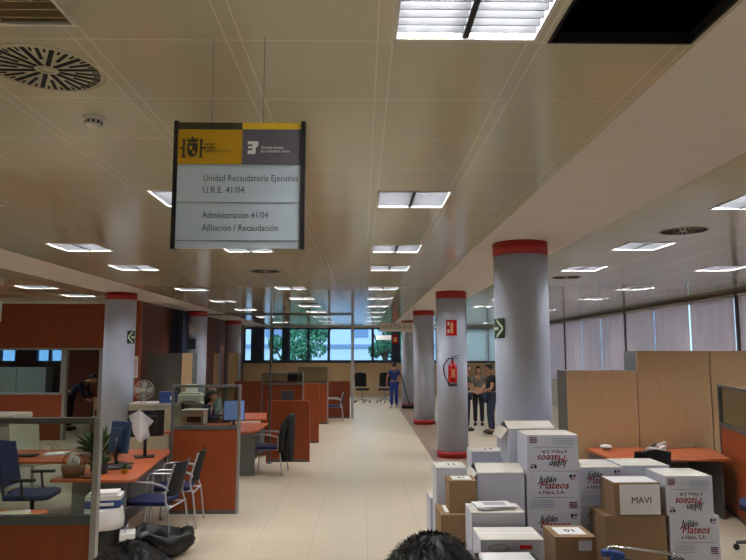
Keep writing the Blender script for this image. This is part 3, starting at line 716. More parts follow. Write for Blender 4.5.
def office_chair(label, loc, rz, seat='bluef', back='bluef', frame='black'):
    t = thing('office_chair', label, 'chair', loc, rz, 'swivel office chairs')
    m = MB(); m.prism([(-.24, -.22), (.18, -.25), (.25, -.18), (.25, .18), (.18, .25), (-.24, .22)], .44, .5); m.build('seat', M[seat], t, .02, 2)
    mx = Matrix.Translation((-.25, 0, .56)) @ Matrix.Rotation(-.18, 4, 'Y'); m = MB(); n = 10
    for k in range(n):
        y0 = -.22+.44*k/n; y1 = y0+.044; c0 = -.06*(1-(y0/.22)**2); c1 = -.06*(1-(y1/.22)**2)
        m.prism([(c0, y0), (c1, y1), (c1+.04, y1), (c0+.04, y0)], .0, .52-.05*abs(k-4.5)/4.5, 0, mx)
    m.build('backrest', M[back], t, .0)
    MB().tube([(-.05, 0, .43), (-.3, 0, .44), (-.34, 0, .6), (-.37, 0, .85)], .018).build('back_support', M[frame], t)
    MB().cyl((0, 0, .1), (0, 0, .44), .025, .022).build('gas_lift', M[frame], t)
    for s in (-1, 1):
        MB().tube([(.05, s*.24, .46), (.0, s*.29, .5), (-.02, s*.29, .66)], .014).build('arm_support', M[frame], t)
        MB().obox((0, s*.29, .67), (.26, .06, .03)).build('arm_pad', M[frame], t, .01)
    for k in range(5):
        a = 2*PI*k/5
        l = MB().tube([(0, 0, .12), (.3*math.cos(a), .3*math.sin(a), .075)], [.03, .016]).build('base_spoke', M[frame], t)
        MB().cyl((.3*math.cos(a)-.015*math.sin(a), .3*math.sin(a)+.015*math.cos(a), .03), (.3*math.cos(a)+.015*math.sin(a), .3*math.sin(a)-.015*math.cos(a), .03), .03, seg=12).build('castor', M['black'], l)
    return t
office_chair('blue swivel office chair seen through the nearest glass partition', (-3.66, 7.62, 0), .1)
office_chair('beige swivel chair behind the L shaped desk at far left', (-4.75, 9.85, 0), -.6, 'beige', 'beige', 'beige')
office_chair('black swivel chair tucked at the desk with the white telephone', (3.22, 7.7, 0), PI/2, 'blackf', 'blackf').scale = (.9, .9, .92)
office_chair('swivel chair with blue seat cut by the right edge of the photo', (4.15, 6.9, 0), 2.6, 'bluef', 'bluef', 'greydark')
office_chair('dark swivel chair under the seated person in navy', (-3.1, 13.05, 0), .1, 'blackf', 'blackf')
office_chair('dark swivel chair under the bald seated person', (-3.3, 15.0, 0), -.9, 'blackf', 'blackf')

for x, l in ((.0, 'left of the two black armchairs against the far maple wall'), (.95, 'right of the two black armchairs against the far maple wall, near the person in blue')):
    o = office_chair(l, (x, 27.6, 0), -PI/2+.2-.3*x, 'blackf', 'blackf', 'silver'); o.scale = (1.12, 1.12, 1.15)

# monitors, facing +Y = back of screen; local screen faces -Y
def monitor(label, loc, rz, w=.4, h=.3, front='black', back='screenback', tilt=0, z=.34, scr='screen'):
    t = thing('monitor', label, 'monitor', loc, rz)
    R_ = Matrix.Translation((0, 0, z)) @ Matrix.Rotation(tilt, 4, 'X')
    c = MB().box(-w/2, w/2, 0, .04, -h/2, h/2, 0, R_); c.box(-w*.3, w*.3, .04, .07, -h*.3, h*.3, 0, R_); c.build('casing', M[back], t, .006)
    MB().box(-w/2+.015, w/2-.015, -.004, 0, -h/2+.02, h/2-.015, 0, R_).build('screen', M[scr], t)
    MB().tube([(0, .06, z), (0, .08, .1), (0, .06, .015)], .02).build('stand', M[front], t)
    MB().prism([(-.13, -.08), (.13, -.08), (.11, .13), (-.11, .13)], 0, .014).build('foot', M[front], t, .004)
    return t
monitor('blue grey monitor tilted on the L shaped desk, its back to the room', (-2.82, 7.95, .74), PI-.5, .3, .36, z=.31, tilt=.12, scr='black')
mB = monitor('black monitor on the L shaped desk with a white sheet hanging over it', (-2.72, 8.5, .74), PI+.35, .44, .34, back='black', z=.42, tilt=-.2, scr='black')
monitor('monitor with lit blue screen on the rounded desk', (-2.28, 12.0, .74), .2, .38, .37, back='black', z=.27)
monitor('small dark monitor on the desk behind the black coat partition', (-1.55, 14.1, .74), .9, .36, .3, back='black', z=.36, scr='black')
monitor('dark monitor beyond the dark cherry partition', (-2.3, 22.9, .9), .2, .5, .36, back='black', z=.3, scr='black')
def stand_table(label, x0, x1, y0, y1, z, m='cherrydark', name='side_table'):
    t = thing(name, label, 'table', ((x0+x1)/2, (y0+y1)/2, 0)); a = (x1-x0)/2; b = (y1-y0)/2
    MB().box(-a, a, -b, b, z-.03, z).build('table_top', M[m], t, .003)
    for sx in (-1, 1):
        for sy in (-1, 1): MB().box(sx*(a-.03)-.02, sx*(a-.03)+.02, sy*(b-.03)-.02, sy*(b-.03)+.02, 0, z-.03).build('leg', M['black'], t)
    return t
stand_table('dark table behind the long cherry partition', -3.6, -1.2, 22.4, 23.4, .9)
# sheet over the black monitor
t = thing('paper_sheet', 'white sheet of paper hanging over the black monitor', 'paper', (-2.73, 8.36, 1.13), .2)
m_ = MB(); v = [m_.bm.verts.new(p) for p in ((-.15, 0, .13), (-.02, -.03, .2), (.15, -.01, .06), (.09, -.02, -.02), (.11, -.01, -.12), (.0, -.04, -.2), (-.09, -.02, -.08), (-.11, -.01, .02))]
m_.bm.faces.new(v); r = bmesh.ops.solidify(m_.bm, geom=m_.bm.faces[:], thickness=.002); m_.build('sheet', M['paper'], t)
# phone like black device plus keyboard near
def keyboard(label, loc, rz):
    t = thing('keyboard', label, 'keyboard', loc, rz)
    MB().box(-.22, .22, -.075, .075, 0, .018).build('case', M['black'], t, .004)
    k = MB()
    for i in range(14):
        for j in range(5): k.box(-.21+i*.03, -.185+i*.03, -.065+j*.027, -.043+j*.027, .018, .024)
    k.build('keys', M['keys'], t); return t
keyboard('black keyboard in front of the tilted monitor on the L shaped desk', (-2.8, 7.62, .741), .3)
keyboard('keyboard beside the lit blue screen', (-2.35, 11.6, .741), .1)
keyboard('keyboard on the L shaped desk behind the basket', (-4.3, 8.55, .741), .1)
# binders stack
t = thing('paper_stack', 'pile of white papers beside the column on the L shaped desk', 'papers', (-3.35, 8.75, .741))
for k in range(6): MB().obox((random.uniform(-.02, .02), random.uniform(-.02, .02), .012+k*.024), (.5, .3, .022), (0, 0, random.uniform(-.12, .12))).build('bundle', M['paper' if k % 2 else 'cream'], t)
t = thing('paper_sheet', 'loose white sheets on the desk behind the black coat', 'paper', (-1.55, 13.5, .741), .3)
MB().box(-.2, .15, -.1, .1, 0, .012).build('sheet', M['paper'], t); MB().obox((.25, .1, .006), (.21, .3, .01), (0, 0, .5)).build('sheet', M['paper'], t)
t = thing('paper_sheet', 'white papers on the far left desk near the beige chair', 'paper', (-3.85, 8.7, .741), .2)
MB().obox((0, 0, .01), (.35, .25, .02)).build('sheet', M['paper'], t); MB().obox((.2, -.1, .025), (.21, .3, .01), (0, 0, .5)).build('sheet', M['cream'], t)
t = thing('paper_sheet', 'papers lying on the desk end beside the nearest glass pane', 'paper', (-2.8, 5.45, .741), .2)
MB().obox((0, 0, .01), (.3, .21, .02), (0, 0, .2)).build('sheet', M['paper'], t); MB().obox((.05, -.05, .024), (.21, .3, .008), (0, 0, .7)).build('sheet', M['cream'], t)

# plants
def plant(label, loc, pr, ph, n, fl, lw, potm='black', cat='plant', spread=1.0):
    t = thing('potted_plant', label, cat, loc)
    MB().lathe([(pr*.75, 0), (pr, ph), (pr*.9, ph), (pr*.85, ph*.8), (.0001, ph*.8)], seg=20).build('pot', M[potm], t)
    MB().lathe([(pr*.84, ph*.8), (pr*.84, ph*.86), (.0001, ph*.88)], seg=16).build('soil', M['soil'], t)
    f = MB()
    for k in range(n):
        a = random.uniform(0, 2*PI); el = random.uniform(.4, 1.35); L = fl*random.uniform(.6, 1.1)
        d = Vector((math.cos(a)*math.cos(el)*spread, math.sin(a)*math.cos(el)*spread, math.sin(el))); p0 = Vector((math.cos(a)*pr*.3, math.sin(a)*pr*.3, ph*.85))
        p1 = p0+d*L*.55; p2 = p0+d*L+Vector((0, 0, -L*.22*math.cos(el))); sd = d.cross(Vector((0, 0, 1))).normalized()*lw
        v = [f.bm.verts.new(q) for q in (p0, p1-sd, p2, p1+sd)]; f.bm.faces.new(v)
        sd2 = Vector((0, 0, lw*.15)); v = [f.bm.verts.new(q) for q in (p0+sd2*.2, p1+sd+sd2, p2+sd2*.2, p1-sd+sd2)]; f.bm.faces.new(v)
    f.build('foliage', M['leaf'], t, recalc=False); return t
plant('small leafy plant in a dark pot on the L shaped desk', (-2.83, 7.35, .741), .1, .1, 60, .16, .014)
plant('tiny yellow green plant in a pale cup on the corner of the L shaped desk', (-2.55, 7.32, .741), .035, .05, 26, .09, .008, 'yellow')
plant('tall leafy plant behind the basket seen through the nearest glass', (-3.22, 8.3, .741), .09, .1, 70, .36, .03)
t = thing('wicker_basket', 'brown wicker basket with a white clock face standing in it', 'basket', (-3.02, 7.14, .741))
m_ = MB(); m_.lathe([(.1, 0), (.12, .1), (.115, .13), (.105, .13), (.1, .02), (.0001, .015)], seg=20, wob=.02); m_.build('basket', M['wicker'], t)
MB().tube([(.12*math.cos(a), 0, .12+.14*math.sin(a)) for a in [PI*k/12 for k in range(13)]], .006).build('handle', M['wicker'], t)
t = thing('desk_clock', 'round white clock standing inside the wicker basket', 'clock', (-3.02, 7.14, .83))
MB().lathe([(.065, 0), (.065, .02), (.0001, .02)], mx=Matrix.Translation((0, 0, .07)) @ Matrix.Rotation(PI/2, 4, 'X')).build('face', M['paper'], t)
m_ = MB(); m_.box(-.003, .003, -.024, -.021, .07, .11); m_.box(0, .03, -.024, -.021, .067, .072); m_.build('hands', M['black'], t)
MB().box(-.03, .03, -.02, .02, -.07, .01).build('stand', M['black'], t)
t = thing('tray', 'dark round tray on the desk front beside the plants', 'tray', (-2.83, 7.12, .741)); MB().lathe([(.09, 0), (.1, .02), (.09, .02), (.085, .006), (.0001, .006)]).build('dish', M['cherrydark'], t)

# bins and bags
t = thing('waste_bin', 'black waste bin lined with white plastic in front of the grey desk panel', 'bin', (-2.52, 6.72, 0))
MB().lathe([(.13, 0), (.17, .5), (.16, .5), (.125, .02), (.0001, .02)], seg=24).build('bin_body', M['black'], t)
m_ = MB(); m_.lathe([(.176, .34), (.185, .42), (.18, .52), (.16, .54), (.15, .5), (.14, .3)], seg=28, wob=.04); m_.build('liner', M['paper'], t)
t = thing('document_box', 'blue and white document box on top of the lined waste bin', 'box', (-2.52, 6.72, .541), .2)
MB().box(-.16, .16, -.11, .11, 0, .1).build('box_body', M['bluebox'], t, .004); MB().box(-.165, .165, -.115, .115, .07, .115).build('lid', M['whitep'], t, .004)
MB().box(-.13, .13, -.1, .1, .115, .14).build('papers', M['paper'], t); MB().box(-.1, .1, -.118, -.114, .02, .05).build('paper_label', M['paper'], t)
t = thing('paper_bag', 'white paper bag on the floor between the bin and the chair', 'bag', (-2.28, 6.7, 0), .3)
m_ = MB(); m_.prism([(-.07, -.1), (.07, -.1), (.07, .1), (-.07, .1)], 0, .3); m_.build('bag_body', M['paper'], t); MB().tube([(-.03, -.05, .3), (0, -.04, .37), (0, .04, .37), (-.03, .05, .3)], .004).build('handle', M['paper'], t)
t = thing('rubbish_bag', 'open black rubbish bag on the floor under the visitor chairs', 'bag', (-2.05, 6.98, 0))
m_ = MB(); rings = []
for (r, z) in ((.14, .004), (.25, .03), (.31, .1), (.33, .17), (.31, .23), (.28, .245), (.25, .22), (.23, .14), (.19, .07), (.03, .06)):
    rr = []
    for i in range(40):
        a = 2*PI*i/40; q = r*(1+.07*math.sin(a*7+z*20)+.05*random.uniform(-1, 1)); rr.append(m_.bm.verts.new((q*math.cos(a)*1.05, q*math.sin(a)*.8, max(.002, z*(1+.1*math.sin(a*3+1)+.07*random.uniform(-1, 1))))))
    rings.append(rr)
m_.loft(rings).build('liner', M['bag'], t)
t2 = thing('crumpled_paper', 'crumpled white paper inside the open black rubbish bag', 'paper', (-2.1, 6.94, .08))
MB().sphere((0, 0, .05), (.1, .08, .055), 14, 9, fn=lambda p: p*random.uniform(.75, 1.1)).build('wad', M['paper'], t2)
# far left copier & white furniture
t = thing('photocopier', 'white photocopier behind the nearest glass at the far left edge', 'photocopier', (-5.55, 10.3, 0))
MB().box(-.4, .4, -.3, .3, 0, .95).build('cabinet', M['whitep'], t, .01); MB().box(-.4, .4, -.3, .3, .97, 1.12).build('scanner', M['beige'], t, .02)
MB().box(-.2, .38, -.32, -.3, .6, .75).build('paper_tray', M['beige'], t, .004); MB().box(.1, .35, -.33, -.3, .98, 1.04).build('control_panel', M['grey'], t)
# white cabinet with fan, blue box, printer
t = thing('low_cabinet', 'long low white cabinet carrying the fan, blue box and printer', 'cabinet', (-3.88, 13.65, 0))
MB().box(-.75, .75, -.25, .25, 0, 1.0).build('body', M['beige'], t, .005); MB().box(-.77, .77, -.27, .27, 1.0, 1.04).build('top', M['whitep'], t, .004)
for k in (-1, 1): d = MB().box(min(k*.74, k*.01), max(k*.74, k*.01), -.262, -.25, .05, .96).build('door', M['cream'], t); MB().box(k*.06-.01, k*.06+.01, -.275, -.262, .5, .6).build('door_handle', M['alu'], d)
t = thing('desk_fan', 'round grey desk fan beside the left column', 'fan', (-4.38, 13.5, 1.04), .5)
MB().lathe([(.08, 0), (.09, .015), (.03, .03), (.0001, .035)]).build('base', M['whitep'], t); MB().tube([(0, 0, .02), (0, .02, .22)], .014).build('pole', M['whitep'], t)
MX = Matrix.Translation((0, -.02, .25)) @ Matrix.Rotation(PI/2, 4, 'X')
m_ = MB()
for r in (.19, .15, .11, .07, .03):
    m_.tube([MX @ Vector((r*math.cos(a), r*math.sin(a), .03)) for a in [2*PI*k/24 for k in range(24)]], .004, 6, closed=True)
for k in range(16): a = 2*PI*k/16; m_.tube([MX @ Vector((0, 0, .045)), MX @ Vector((.12*math.cos(a), .12*math.sin(a), .045)), MX @ Vector((.19*math.cos(a), .19*math.sin(a), .0)), MX @ Vector((0.05*math.cos(a), .05*math.sin(a), -.04))], .002, 4)
m_.tube([MX @ Vector((.192*math.cos(a), .192*math.sin(a), 0)) for a in [2*PI*k/24 for k in range(24)]], .007, 6, closed=True)
m_.build('guard', M['beige'], t)
for k in range(4):
    MB().prism([(.02, -.01), (.1, -.07), (.165, -.04), (.16, .05), (.08, .05), (.02, .01)], -.004, .004, 0, MX @ Matrix.Rotation(k*PI/2, 4, 'Z') @ Matrix.Rotation(.3, 4, 'X')).build('blade', M['silver'], t)
MB().cyl(MX @ Vector((0, 0, .02)), MX @ Vector((0, 0, -.1)), .035, .045).build('motor', M['whitep'], t)
t = thing('carton', 'blue cardboard box on the low white cabinet next to the printer', 'box', (-3.88, 13.5, 1.04), .1)
MB().box(-.16, .16, -.12, .12, 0, .22).build('box_body', M['bluebox'], t, .003); MB().box(.05, .13, -.124, -.12, .06, .14).build('paper_label', M['paper'], t); MB().box(-.162, .162, -.03, .03, .218, .222).build('tape', M['tape'], t)
t = thing('printer', 'white printer on the low cabinet seen through the second partition glass', 'printer', (-3.45, 13.55, 1.04), .05)
MB().box(-.22, .22, -.2, .2, 0, .17).build('body', M['whitep'], t, .015, 2); MB().prism([(-.2, -.15), (.2, -.15), (.2, .18), (-.2, .18)], .17, .2).build('lid', M['beige'], t, .005)
MB().obox((0, .1, .27), (.24, .012, .2), (-.5, 0, 0)).build('paper_feed', M['whitep'], t); MB().box(-.12, .12, -.26, -.2, .03, .05).build('output_tray', M['greydark'], t)
t = thing('printer', 'large pale printer on a stand below, nearer the seated person in navy', 'printer', (-3.05, 12.3, .74), 0)
MB().box(-.2, .2, -.15, .15, .0, .24).build('body', M['beige'], t, .01); MB().box(-.1, .15, -.16, -.15, .05, .15).build('paper_slot', M['black'], t); MB().box(-.21, .21, -.16, .16, .24, .27).build('lid', M['whitep'], t, .005)

# telephone on right desk
def phone(label, loc, rz):
    t = thing('telephone', label, 'telephone', loc, rz)
    m = MB(); m.prism([(-.09, 0), (.09, 0), (.09, .07), (-.09, .02)], -.1, .1, 0, Matrix.Rotation(PI/2, 4, 'X')); m.build('base', M['whitep'], t, .006)
    MB().tube([(-.07, -.075, .055), (-.05, -.075, .075), (.06, -.075, .1), (.09, -.075, .09)], [.025, .016, .016, .025], 10).build('handset', M['whitep'], t)
    k = MB()
    for i in range(3):
        for j in range(4): k.obox((-.04+j*.03, -.01+i*.03, .05+j*.008), (.02, .02, .01), (0, -.27, 0))
    k.build('keys', M['keys'], t); return t
phone('white telephone on the empty orange desk at right', (3.93, 8.95, .741), .5)
t = thing('cable', 'pale cable trailing along the right desk to the partition', 'cable', (0, 0, 0)); MB().tube(hose([(4.05, 9.0, .745), (4.25, 9.1, .745), (4.45, 9.15, .76), (4.6, 9.2, .80), (4.72, 9.2, .78)], 0), .005, 6).build('cord', M['cream'], t)
t = thing('crumpled_paper', 'crumpled white paper on the left end of the empty right desk', 'paper', (3.28, 9.0, .741)); MB().sphere((0, 0, .035), (.09, .06, .035), 14, 9, fn=lambda p: p*random.uniform(.7, 1.1)).build('wad', M['paper'], t)

# ------------------------------------------------------------------ cartons
def label_marks(parent, w, d, z, marks='01', rz=0, cx=0, cy=0):
    p = MB().obox((cx, cy, z+.001), (w, d, .002), (0, 0, rz)).build('paper_label', M['paper'], parent)
    MB().text(marks, d*.5, Matrix.Translation((cx-w*.18, cy-d*.16, z+.003)) @ Matrix.Rotation(rz, 4, 'Z'), 0, w*.36, bold=.002).build('marking', M['inkblack'], p)
    return p
def carton(label, x0, x1, y0, y1, z0, z1, white=True, logo=0, flaps='closed', lab=None, rz=0, group='stacked delivery boxes', tape=True):
    w, d, h = x1-x0, y1-y0, z1-z0-.002
    t = thing('carton', label, 'box', ((x0+x1)/2, (y0+y1)/2, z0+.001), rz, group); a, b = w/2, d/2; th = .005
    mw, mi_ = (M['cartonw'], M['cartoni']) if white else (M['cartonb'], M['cartonbd'])
    m = MB(); m.box(-a, a, -b, b, 0, th, 0)
    m.box(-a, a, -b, -b+th, th, h-.004); m.box(-a, a, b-th, b, th, h-.004); m.box(-a, -a+th, -b+th, b-th, th, h-.004); m.box(a-th, a, -b+th, b-th, th, h-.004)
    m.build('carton_body', mw, t)
    if flaps == 'closed':
        MB().box(-a, a, -b, -.002, h-.004, h).build('top_flap', mw if not white else mi_, t); MB().box(-a, a, .002, b, h-.004, h).build('top_flap', mw if not white else mi_, t)
        if tape: MB().box(-a*.98, a*.98, -.025, .025, h, h+.0008).build('tape', M['tape' if not white else 'paper'], t)
    else:   # sprung flaps
        for s, an in ((-1, .32), (1, -.32)):
            mx = Matrix.Translation((0, s*b, h-.004)) @ Matrix.Rotation(s*-an*s, 4, 'X')
            MB().box(-a, a, min(0, -s*b*.98), max(0, -s*b*.98), 0, .004, 0, Matrix.Translation((0, s*b, h-.002)) @ Matrix.Rotation(-s*.3, 4, 'X')).build('top_flap', mi_, t)
        for s in (-1, 1):
            MB().box(min(0, s*b*.6), max(0, s*b*.6), -b, b, 0, .004, 0, Matrix.Translation((s*a, 0, h-.002)) @ Matrix.Rotation(s*.9, 4, 'Y')).build('side_flap', mi_, t)
    if logo:
        fl = logo < 0; s = -1 if fl else 1; Y = -b-.001; cz = h/2
        m = MB(); P = lambda u, v: at(u*w*s, Y, cz+(v-.5)*h*s, fl)
        m.text('Julián', h*.23, P(-.27, .73), 0, w*.36, bold=.0012, shear=.3); m.text('Mateos', h*.27, P(-.27, .56), 1, w*.56, shear=.25)
        m.text('Mateos', h*.27, P(-.264, .567), 1, w*.56, shear=.25)
        m.text('e Hijos, S.A.', h*.13, P(-.28, .43), 2, w*.5, bold=.0005)
        def bar(u0, u1, v0, v1, mi):
            xs = sorted((u0*w*s, u1*w*s)); zs = sorted((cz+(v0-.5)*h*s, cz+(v1-.5)*h*s)); m.box(xs[0], xs[1], Y-.0008, Y, zs[0], zs[1], mi)
        bar(-.38, .38, .335, .345, 3)
        for k in range(4): bar(-.42, -.02+.03*(k % 2), .25-.05*k, .265-.05*k, 4)
        for k in range(4): bar(.3, .45, .2-.045*k, .225-.045*k, 2)
        bar(.32, .37, .84, .92, 0); bar(.39, .44, .86, .92, 5); bar(.33, .43, .8, .82, 5)
        m.build('printing', [M['inkblack'], M['inkred'], M['inkpurple'], M['inkgrey'], M['inkblue'], M['inkpurple']], t)
    if lab: label_marks(t, w*.7, d*.6, h+(.001), lab)
    return t
q = 1/3
# column with the upside down box on top
for k in range(3): carton(['bottom white box under the printed pair behind the front boxes', 'white printed box second from the floor, right of the open grey white box', 'white printed box directly under the upside down one left of centre'][k], 1.44, 1.9, 5.9, 6.27, k*.333, (k+1)*.333, logo=1)
carton('white printed box turned upside down on the highest stack by the big column', 1.45, 1.9, 5.9, 6.27, 1.0, 1.315, logo=-1)
for k in range(3): carton('hidden white box holding up the open cream box behind the highest stack', 1.4, 1.82, 6.32, 6.7, k*.333, (k+1)*.333)
carton('open cream white box behind the upside down box, against the big column', 1.38, 1.82, 6.32, 6.7, 1.0, 1.32, flaps='open')
for k in range(2): carton(['lower white box under the open grey white one', 'white box directly under the open grey white one'][k], 1.0, 1.42, 5.9, 6.28, k*.333, (k+1)*.333)
carton('large grey white box with sprung open flaps left of the printed stack', 1.01, 1.42, 5.9, 6.28, .666, .99, flaps='open')
for k in range(3): carton(['bottom dark shaded printed box behind the brown boxes', 'printed white box in shade under the one left of the MAVI box', 'printed white box just left of the MAVI box'][k], 1.95, 2.37, 6.12, 6.56, k*.333, (k+1)*.333, logo=1)
for k in range(3): carton(['bottom box of the rear stack behind the MAVI box', 'middle box of the rear stack behind the MAVI box', 'white topped box behind the MAVI box nearest the desk'][k], 2.4, 2.84, 6.2, 6.62, k*.333, (k+1)*.333)
for k in range(2): carton(['bottom white box of the right hand stack, partly cut by the frame', 'upright printed white box under the upside down one at the right'][k], 2.59, 3.01, 5.7, 6.08, k*.335, (k+1)*.335, logo=1)
carton('printed white box turned upside down at the right end of the boxes', 2.57, 2.97, 5.7, 6.08, .67, .995, logo=-1)
for k in range(2): carton(['lower brown box under the wide brown one', 'wide brown box directly under the box marked MAVI'][k], 2.04, 2.56, 5.7, 6.05, k*.335, (k+1)*.335, white=False)
t = carton('small brown box with a white sheet reading MAVI', 2.13, 2.52, 5.7, 6.02, .67, .94, white=False, flaps='closed')
p = MB().box(-.15, .192, -.164, -.162, .008, .255).build('paper_label', M['paper'], t)
MB().text('MAVI', .075, at(-.055, -.1645, .1), 0, .165).build('lettering', M['inkblack'], p)
MB().box(-.19, .19, -.15, .12, .2685, .2705).build('paper_label', M['paper'], t)
for k in range(2): carton('white box low in the stack at the left end of the boxes', .68, .97, 6.17, 6.5, k*.333, (k+1)*.333)
carton('white box with a dark marked label at the left end by the aisle', .68, .96, 6.17, 6.5, .666, .99, lab='11')
carton('brown box on the floor below the small brown one at the left end', .66, .975, 5.67, 6.1, 0, .35, white=False)
carton('brown box second from floor at the left end, label on top', .66, .975, 5.67, 6.1, .35, .69, white=False, lab='04')
carton('small brown box with white label on top at the left end', .74, .975, 5.72, 6.0, .69, .955, white=False, lab='01')
carton('white box standing on the aisle floor behind the left end stack', .66, .93, 6.55, 6.9, 0, .64)
for k in range(2): carton('hidden white box under the low labelled box by the extinguisher column', 1.1, 1.47, 6.75, 7.05, k*.333, (k+1)*.333)
carton('white box with marked label seen just left of the open cream box', 1.1, 1.47, 6.75, 7.05, .666, 1.05, lab='17')
carton('lower white box under the one heaped with papers', .86, 1.28, 5.32, 5.64, 0, .44)
t = carton('white box heaped with loose papers in front of the open grey white box', .86, 1.28, 5.32, 5.64, .44, .79)
pp = thing('paper_stack', 'loose white papers heaped on the white box in front', 'papers', (1.07, 5.48, .7905))
for k in range(5): MB().obox((random.uniform(-.03, .03), random.uniform(-.02, .02), .004+k*.006), (.3, .21, .004), (random.uniform(-.02, .02), 0, random.uniform(-.3, .3))).build('sheet', M['paper'], pp)
m_ = MB(); [m_.box(-.09, .09, -.05+.04*k, -.035+.04*k, .031, .032) for k in range(3)]; m_.build('print', M['inkgrey'], pp)
carton('lower white box under the front box with the red mark', .86, 1.32, 4.93, 5.28, 0, .36)
t = carton('white box with a red mark and an oval stamp, foremost in the pile', .86, 1.32, 4.93, 5.28, .36, .69)
m_ = MB(); m_.tube([(-.1+.075*math.cos(a), -.176, .27+.025*math.sin(a)) for a in [2*PI*k/20 for k in range(20)]], .003, 5, closed=True, mi=0); m_.box(.05, .14, -.178, -.175, .26, .29, 1); m_.build('printing', [M['inkgrey'], M['redx']], t)
carton('lower brown box under the front one with a paper label', 1.46, 1.77, 5.14, 5.48, 0, .33, white=False)
t = carton('brown box with a large white marked label, front and centre of the boxes', 1.46, 1.77, 5.14, 5.48, .33, .65, white=False, lab='01')
MB().box(.02, .12, -.173, -.17, .22, .29).build('paper_label', M['cartonw'], t)
# black crate with papers in front
t = thing('plastic_crate', 'black plastic crate with papers at the bottom of the photo among the boxes', 'crate', (1.0, 4.68, 0))
m_ = MB(); a, b, h = .2, .14, .62
m_.box(-a, a, -b, b, 0, .01); m_.box(-a, a, -b, -b+.012, 0, h); m_.box(-a, a, b-.012, b, 0, h); m_.box(-a, -a+.012, -b, b, 0, h); m_.box(a-.012, a, -b, b, 0, h); m_.build('crate_body', M['black'], t)
m_ = MB(); m_.tube([(-a, -b, h), (a, -b, h), (a, b, h), (-a, b, h)], .012, 8, closed=True); m_.build('rim', M['black'], t); MB().box(-.045, .045, -b-.02, -b+.03, h-.03, h+.03).build('clasp', M['black'], t, .005)
t = thing('paper_stack', 'white papers filling the black crate', 'papers', (1.0, 4.68, .012))
MB().box(-.18, .18, -.12, .12, 0, .63).build('bundle', M['paper'], t, .01)
# folding trolley
t = thing('hand_trolley', 'folding steel hand trolley with blue plastic joints in front of the brown boxes', 'trolley', (1.98, 5.05, 0))
a0, a1, zt = -.18, .38, .6
MB().tube(hose([(a0, 0, .1), (a0, 0, .5), (a0+.02, 0, .585), (a0+.08, 0, .6), (a1-.1, 0, .555), (a1-.02, 0, .53), (a1, 0, .46), (a1, 0, .1)], 0, 5), .009).build('handle_frame', M['chrome'], t)
for x in (a0, a1): MB().obox((x+(.02 if x < 0 else -.02), 0, .56 if x < 0 else .5), (.09, .05, .05)).build('joint', M['bluebox' if x < 0 else 'black'], t, .01)
m_ = MB(); m_.prism([(a0+.06, .15), (a1-.03, .15), (a1-.03, .47), (a0+.06, .53)], -.015, .015, 0, Matrix.Rotation(PI/2, 4, 'X')); m_.build('crossbar', M['black'], t)
MB().obox((-.1, -.03, .53), (.1, .04, .1), (0, .2, 0)).build('blue_clip', M['bluebox'], t, .01)
MB().box(a0, a1, -.26, 0, .03, .045).build('foot_plate', M['silver'], t, .003)
for x in (a0-.03, a1+.03):
    wl = MB().cyl((x-.015, .04, .09), (x+.015, .04, .09), .09, seg=24).build('wheel', M['rubber'], t); MB().cyl((x-.018, .04, .09), (x+.018, .04, .09), .035, seg=16).build('wheel_hub', M['silver'], wl)

